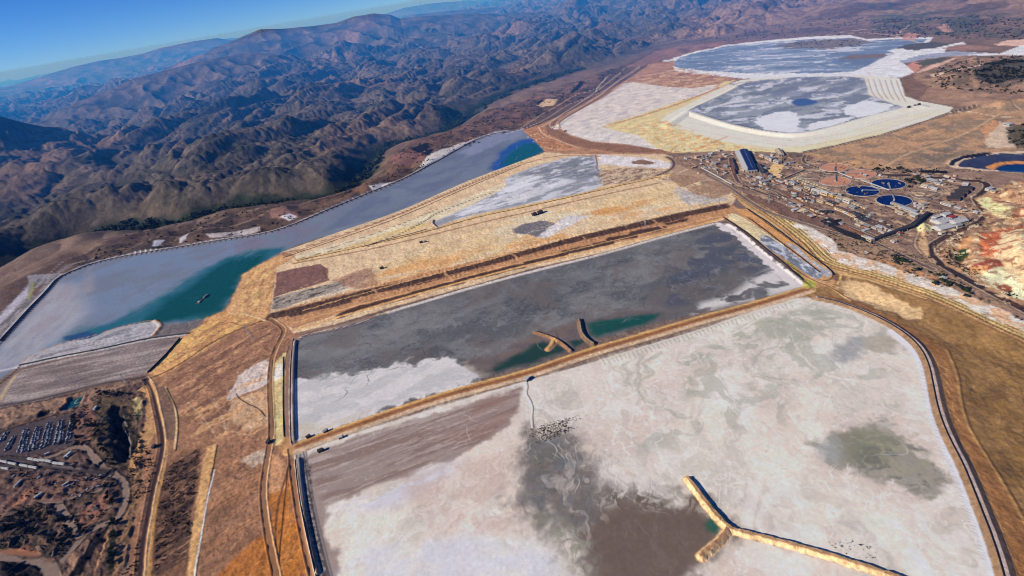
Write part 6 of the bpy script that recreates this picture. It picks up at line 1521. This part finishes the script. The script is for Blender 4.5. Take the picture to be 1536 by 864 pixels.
for ci, (p, q, n, _) in enumerate(COLS):
    x0, y0 = at(*p); x1, y1 = at(*q)
    for k in range(n):
        if g.random() < .14: continue
        f = (k + g.uniform(-.15, .15)) / max(1, n - 1); x, y = x0 + (x1 - x0) * f + g.uniform(-.6, .6), y0 + (y1 - y0) * f
        mt = g.choice(['white', 'white', 'silver', 'grey', 'white', 'dark', 'silver']); kd = g.random() < .6
        key = (mt, kd)
        lab = '%s %s parked in the %s row of the lot counting toward the trees' % ({'white': 'white', 'silver': 'silver', 'grey': 'grey', 'dark': 'dark'}[mt], 'open-backed truck' if kd else 'closed truck', CN[ci])
        loc = (x, y, gz(x, y) + .05); ro = LOTA + g.uniform(-.05, .05) + (math.pi if g.random() < .3 else 0)
        if key not in protos:
            protos[key] = o = make_car(kd, mt, lab, GC_); o.location = loc; o.rotation_euler = (0, 0, ro); o.scale = (2.2, 2.3, 2.1)
        else: o = dup(protos[key], loc, ro, lab, (2.2 * g.uniform(.8, 1.1), 2.3, 2.1 * g.uniform(.8, 1.2)))
# long trailers / wagons
def trailer(p, q, w_, h_, label, n=1, name='freight_wagon', group='pale wagons in the rail yard', mat='white'):
    x0, y0, _ = G3(*p); x1, y1, _ = G3(*q)
    for k in range(n):
        f0, f1 = k / n, (k + .88) / n
        ax, ay, bx_, by_ = x0 + (x1 - x0) * f0, y0 + (y1 - y0) * f0, x0 + (x1 - x0) * f1, y0 + (y1 - y0) * f1
        L_ = math.hypot(bx_ - ax, by_ - ay); a = math.atan2(by_ - ay, bx_ - ax); cx, cy = (ax + bx_) / 2, (ay + by_) / 2
        t = thing(name, label[k] if isinstance(label, list) else label, 'wagon', (cx, cy, gz(cx, cy)), a, group)
        MB().box(0, 0, 1.0, L_, w_, h_).make('body', M[mat], t); MB().box(0, 0, h_ + 1.0, L_ + .2, w_ * .9, .3).make('roof', M['white'], t)
        for sx in (-.37, .37): MB().box(L_ * sx, 0, 0, 3.2, w_ * .9, 1.0).make('wheel_set', M['black'], t)
        MB().box(0, -w_ / 2 - .05, 1.2, 2.6, .15, h_ * .75).make('door', M['grey'], t)
trailer((43, 689), (99, 698), 4.5, 4.5, ['white wagon %s of the long rail row by the lot' % s_ for s_ in ('at the left end', 'second from the left', 'third from the left', 'third from the right', 'second from the right', 'at the right end')], 6)
trailer((-12, 690.5), (27, 698), 4, 4.5, ['first white wagon of the row at the left edge', 'middle white wagon of the row at the left edge', 'last white wagon of the row at the left edge'], 3)
trailer((31, 698.5), (58, 703.5), 4, 4.5, ['left white wagon of the pair in the rail yard middle', 'right white wagon of the pair in the rail yard middle'], 2)
trailer((-8, 701.5), (15, 704.5), 4, 4, ['left white wagon of the lowest row', 'right white wagon of the lowest row'], 2)
trailer((68, 684), (77, 680), 4, 4, 'single pale trailer parked below the lot', 1, 'trailer', None)
trailer((101, 687), (110, 679), 7, 6, 'broad white shed-like trailer below the dark tree belt', 1, 'trailer', None)
trailer((97, 688.5), (101, 686), 4, 3, 'tiny white trailer beside the broad white one', 1, 'trailer', None)
trailer((53, 749), (67, 739), 4.5, 4, 'lone white trailer on the brown yard below the rail yard', 1, 'trailer', None)
trailer((23, 733), (36, 720), 3, 3, 'thin pale trailer at the upper left of the brown yard', 1, 'trailer', None)
trailer((95, 731), (106, 724), 4, 3.5, 'grey trailer beside the scrap rows', 1, 'trailer', None, 'grey')
trailer((142, 617), (147, 611), 6, 4, 'small white hut at the top of the wooded pit', 1, 'site_hut', None)
# scrap rows and gear on the brown yard
n_s = 0
for (x_, y_, n) in ((60,716,5),(100,728,8),(130,722,8),(128,738,8),(110,745,6),(150,712,5),(20,716,4),(70,728,4)):
    for k in range(n):
        px, py = x_ + k * 5 + g.uniform(-2, 2), y_ - k * 1.2 + g.uniform(-3, 3); x, y, z = G3(px, py)
        l_, w_ = g.uniform(5, 11), g.uniform(2, 3); mt = g.choice(['dark', 'grey', 'white', 'rust', 'dark', 'silver'])
        t = thing('site_machine', '%s piece of parked plant equipment standing in the yard by %s' % ({'dark': 'dark', 'grey': 'grey', 'white': 'white', 'rust': 'rust-brown', 'silver': 'silver'}[mt], 'the curving works road' if px > 115 else 'the rail yard'), 'machine', (x, y, z), LOTA + g.uniform(-.4, .9), 'parked plant equipment in the yard')
        MB().box(0, 0, .8, l_, w_, 1.6).make('chassis', M[mt], t); MB().box(l_ * .35, 0, 2.4, l_ * .22, w_ * .9, 1.4, taper=.85).make('cab', M['glass'], t)
        for sx in (-.35, .35): MB().box(l_ * sx, 0, 0, 1.1, w_ + .3, 1.1).make('wheel_set', M['black'], t)
# boats / floats in the small teal pond
for p, q, l_ in (((111,603),(116,598),'white float in the small teal pond near the works'),((110,605),(119,602),'long pale float in the small teal pond near the works')):
    x0, y0 = at(*p); x1, y1 = at(*q); L_ = math.hypot(x1 - x0, y1 - y0)
    t = thing('pontoon', l_, 'pontoon', ((x0 + x1) / 2, (y0 + y1) / 2, -3.3), math.atan2(y1 - y0, x1 - x0), 'floats in the small pond')
    MB().box(0, 0, 0, L_, 2.4, 1).make('deck', M['white'], t); MB().box(L_ * .2, 0, 1, 3, 1.8, 1.4).make('pump', M['steel'], t)
# haul trucks and machines on the ponds and dams
def truck(px, py, a, label, s_=1.0, mat='yellow'):
    x, y, z = G3(px, py); t = thing('haul_truck', label, 'truck', (x, y, z + .1), a, 'machines at work on the dams'); t.scale = (s_, s_, s_)
    MB().box(0, 0, 1.4, 10, 4.2, 1.2).make('chassis', M['dark'], t)
    MB().add([(-5.4, -2.6, 3), (2.4, -2.6, 2.6), (2.4, 2.6, 2.6), (-5.4, 2.6, 3), (-6, -3, 5), (3.4, -3, 5.6), (3.4, 3, 5.6), (-6, 3, 5)], [(3, 2, 1, 0), (0, 1, 5, 4), (1, 2, 6, 5), (2, 3, 7, 6), (3, 0, 4, 7), (4, 5, 6, 7)]).make('dump_body', M[mat], t)
    MB().box(4.2, 1, 2.6, 2, 2.2, 2.2).make('cab', M['glass'], t)
    for sx in (-3.4, 3.4):
        for sy in (-1, 1): MB().box(sx, sy * 2.3, 0, 2.4, 1, 2.4, taper=.8).make('wheel', M['black'], t)
for px, py, a, l_, s_, m_ in [(802,323,.6,'left of two dark machines together on the yellow flat',2.2,'dark'),(811,320,.6,'right of two dark machines together on the yellow flat',2.4,'dark'),(632,364,.5,'small machine on the yellow flat above the orange stain',1.3,'dark'),(638,363,.5,'second small machine beside another above the orange stain',1.2,'grey'),(573,403,.5,'small dark machine at the left end of the yellow flat',1.4,'dark'),(489,648,.7,'dark truck at the roadside pipe outlet near the twin-road junction',1.2,'grey'),(463,656,.7,'dark machine on the dam road close to the junction',1.1,'dark'),(482,677,.3,'dark machine on the raked brown flat near the junction',1.3,'dark'),(512,657,.3,'pale machine at the foot of the dam road on the raked flat',1.2,'white'),(403,664,1.4,'dark truck beside the west road at the junction',1.2,'dark'),(1363,164,.3,'dark truck on the pale upper dam, left one',1.6,'dark'),(1378,160,.3,'dark truck on the pale upper dam, right one',1.6,'dark'),(1372,161,.3,'small truck between two others on the upper dam',1.3,'grey'),(848,197,.2,'white truck on the brown bench below the white slope',1.8,'white'),(232,671,1.4,'dark truck on the west haul road',1.2,'dark'),(791,570,.9,'pale outlet machine on the dam road over the white pond',1.5,'white')]:
    truck(px, py, a, l_, s_, m_)
# outlet boxes on white pond
# ---- trees
def make_tree(seed, h, label, group, dark=False, nleaf=150):
    q = random.Random(seed); t = thing('tree', label, 'tree', group=group)
    b = MB().cyl(0, 0, -.5, .32, h * .5, 7, .18)
    for k in range(4):
        a = k * 1.57 + q.random(); b.bar((0, 0, h * .35), (math.cos(a) * h * .22, math.sin(a) * h * .22, h * .62), .18)
    b.make('trunk', M['bark'], t)
    c_ = MB()
    cl = [(q.gauss(0, h * .2), q.gauss(0, h * .2), h * (.45 + .4 * q.random()), h * q.uniform(.14, .26)) for _ in range(9)]
    for _ in range(nleaf):
        cx, cy, cz, cr = q.choice(cl); a = q.uniform(0, 6.283); u = q.uniform(-1, 1); rr = cr * q.uniform(.55, 1.05); s1 = math.sqrt(1 - u * u)
        px, py, pz = cx + rr * s1 * math.cos(a), cy + rr * s1 * math.sin(a), max(.6, cz + rr * u * .8); s2 = h * q.uniform(.05, .11)
        v1 = Vector((q.gauss(0, 1), q.gauss(0, 1), q.gauss(0, 1))).normalized(); v2 = v1.orthogonal().normalized() * s2; v3 = v1.cross(v2).normalized() * s2
        p_ = Vector((px, py, pz)); c_.add([p_ - v2 - v3, p_ + v2 - v3, p_ + v2 + v3, p_ - v2 + v3], [(0, 1, 2, 3)])
    c_.make('crown', M['leafdark' if dark else 'leaf'], t)
    return t
tp = {}
def plant(px, py, h, label, group, dark):
    x, y, z = G3(px, py); v = g.randrange(4); key = (v, dark)
    if key not in tp:
        tp[key] = o = make_tree(40 + v + 10 * dark, 10, label, group, dark); o.location = (x, y, z); o.rotation_euler = (0, 0, g.uniform(0, 6)); o.scale = (h / 10,) * 3; return
    o = dup(tp[key], (x, y, z), g.uniform(0, 6), label, (h / 10 * g.uniform(.9, 1.25), h / 10 * g.uniform(.9, 1.25), h / 10)); o['group'] = group
def along(pts, n, jit, h, label, group, dark=True):
    P = np.array(pts, float); s0 = np.concatenate([[0], np.cumsum(np.linalg.norm(np.diff(P, axis=0), axis=1))])
    for k in range(n):
        u = s0[-1] * g.random(); plant(np.interp(u, s0, P[:, 0]) + g.gauss(0, jit), np.interp(u, s0, P[:, 1]) + g.gauss(0, jit * .8), h * g.uniform(.6, 1.3), label, group, dark)
along([(112,622),(114,640),(118,668)], 16, 1.2, 11, 'dark tree of the belt at the right edge of the parking lot', 'trees beside the parking lot')
along([(0,800),(30,790),(60,800),(90,815),(105,812),(100,795),(88,775)], 34, 4, 10, 'dark tree of the thicket inside the looping works road', 'trees inside the looping road')
along([(168,760),(172,740),(164,722),(160,770)], 10, 2, 9, 'dark tree lining the outside bend of the works road', 'trees on the works road bend')
along([(112,778),(118,790),(124,800)], 8, 1.4, 8, 'dark tree beside the straight spur road', 'trees on the spur road')
along([(170,785),(172,810),(165,850)], 18, 3, 10, 'green tree of the strip between the works and the west haul road', 'trees by the west haul road', False)
along([(145,640),(152,672),(165,694),(180,700)], 22, 4, 9, 'dark tree on the rim of the wooded pit', 'trees around the wooded pit')
along([(155,600),(180,590),(195,600)], 12, 4, 8, 'dark tree on the upper rim of the wooded pit', 'trees around the wooded pit')
along([(140,586),(165,590),(150,592)], 8, 3, 8, 'dark tree near the small teal pond', 'trees near the small teal pond')
along([(1340,388),(1372,402),(1404,416),(1430,430),(1470,450)], 24, 3, 9, 'green roadside tree between the salt flat and the black haul road', 'trees along the black haul road', False)
along([(1404,424),(1396,420),(1420,428)], 6, 3, 12, 'large green tree at the edge of the salt flat', 'trees along the black haul road', False)
along([(1345,390),(1350,392)], 5, 2.4, 13, 'big green tree in the clump at the left end of the roadside row', 'trees along the black haul road', False)
along([(1313,253),(1340,254),(1365,257)], 20, 2, 9, 'green tree of the hedge below the brown flats beside the plant', 'trees north of the plant', False)
along([(1371,268),(1378,276),(1383,272)], 12, 3, 12, 'green tree in the scrub yard east of the blue tanks', 'trees in the scrub yard', False)
along([(1362,270),(1363,282)], 7, 1.5, 11, 'green tree right of the topmost blue tank', 'trees in the scrub yard', False)
along([(0,858),(10,850),(20,870)], 8, 4, 11, 'dark tree in the bottom left corner', 'trees in the bottom corner')

# ---- scrub: small dark bushes scattered over slopes (nobody could count them)
ROADZ = {v for k, v in ZONES.items() if 'road' in k}
def scrub(name, polys, n, smin, smax, mat, seed):
    q = np.random.default_rng(seed); V = []; Fc = []; base = 0
    for poly_, nn in zip(polys, n):
        P = W(poly_) if not isinstance(poly_, np.ndarray) else poly_
        x0, y0 = P.min(0); x1, y1 = P.max(0); xs = q.uniform(x0, x1, nn * 6); ys = q.uniform(y0, y1, nn * 6)
        ok = sd_poly(P, xs, ys) > 0; xs, ys = xs[ok][:nn], ys[ok][:nn]
        dens = fbm(xs.astype(np.float32), ys.astype(np.float32), 90, 3, 500); ok = dens > -.05; xs, ys = xs[ok], ys[ok]
        for x, y in zip(xs, ys):
            if GZONE[int(min(max(np.searchsorted(R, math.hypot(x, y)) - 1, 0), NR - 1)) * NA + int(min(max((math.atan2(x, y) - AZ0) / DAZ, 0), NA - 1))] in ROADZ: continue
            z = gz(x, y); s_ = q.uniform(smin, smax)
            for _ in range(5):
                c_ = np.array([x, y, z + s_ * .35]) + q.normal(0, .35, 3) * s_; a = q.normal(0, 1, 3); a /= np.linalg.norm(a); b_ = np.cross(a, [.3, .5, .8]); b_ /= np.linalg.norm(b_); d_ = np.cross(a, b_)
                V += [c_ - a * s_ * .5 - b_ * s_ * .5, c_ + a * s_ * .5 - b_ * s_ * .5, c_ + b_ * s_ * .6 + d_ * s_ * .3]; Fc.append((base, base + 1, base + 2)); base += 3
    me = bpy.data.meshes.new(name); me.from_pydata([tuple(v) for v in V], [], Fc); me.materials.append(mat); o = bpy.data.objects.new(name, me); COL.objects.link(o); o['kind'] = 'stuff'; return o
scrub('scrub_bushes', [[(0,780),(60,757),(90,780),(112,806),(80,846),(0,830)], [(120,612),(150,596),(205,590),(215,660),(205,720),(190,700),(140,690)], [(180,740),(212,660),(236,700),(210,864),(178,864)], [(255,695),(300,672),(285,800),(228,862),(240,740)], [(0,700),(180,715),(160,790),(90,760),(0,790)],
   [(1230,340),(1300,362),(1400,385),(1536,470),(1536,485),(1400,425),(1262,375)], [(1440,320),(1480,335),(1450,350),(1405,372),(1420,395),(1500,440),(1536,450),(1460,400),(1440,370)], [(1010,236),(1180,229),(1420,253),(1480,300),(1420,360),(1300,375),(1180,322),(1060,262)], [(1240,247),(1310,254),(1420,252),(1480,256),(1480,270),(1280,258)]],
   [700, 800, 600, 350, 450, 600, 500, 1300, 350], 1.4, 4.2, M['leafdark'], 3)
scrub('low_weeds', [[(768,658),(800,640),(870,622),(888,632),(850,650),(800,672)], [(800,645),(850,628),(862,640),(820,660)], [(1240,815),(1270,800),(1310,815),(1320,838),(1270,835)], [(1010,715),(1040,712),(1030,718)]], [520, 420, 60, 14], .7, 1.7, M['leafdark'], 8)
scrub('slope_scrub', [[(60,425),(200,350),(400,310),(560,270),(600,225),(750,165),(930,100),(940,118),(800,185),(690,225),(560,285),(400,348),(200,380),(90,410)]], [1500], 4, 10, M['leafdark'], 9)
scrub('hillside_scrub', [[(1460,115),(1475,100),(1500,92),(1536,92),(1600,95),(1600,122),(1536,122),(1490,127),(1465,124)], [(1395,130),(1410,100),(1536,84),(1600,84),(1600,150),(1480,145)], [(1510,190),(1560,180),(1600,190),(1600,222),(1540,222),(1515,215)], [(1150,70),(1220,58),(1290,60),(1290,70),(1200,75)], [(1300,30),(1440,28),(1536,30),(1536,60),(1440,58),(1310,55)], [(1040,66),(1180,56),(1300,50),(1300,30),(1100,40)]],
   [1500, 900, 400, 160, 1200, 700], 4, 10, M['leafdark'], 4)
scrub('river_trees', [[(120,336),(190,316),(260,318),(330,298),(445,284),(445,292),(330,316),(250,330),(180,340)], [(500,272),(535,250),(560,222),(575,205),(640,190),(690,170),(700,173),(640,198),(585,212),(555,250),(520,276)], [(650,170),(690,165),(700,173),(668,180)], [(700,165),(760,135),(870,98),(872,104),(760,142),(700,172)]],
   [1500, 1300, 350, 500], 9, 20, M['leaf'], 5)
print('things', round(time.time() - T0, 1))
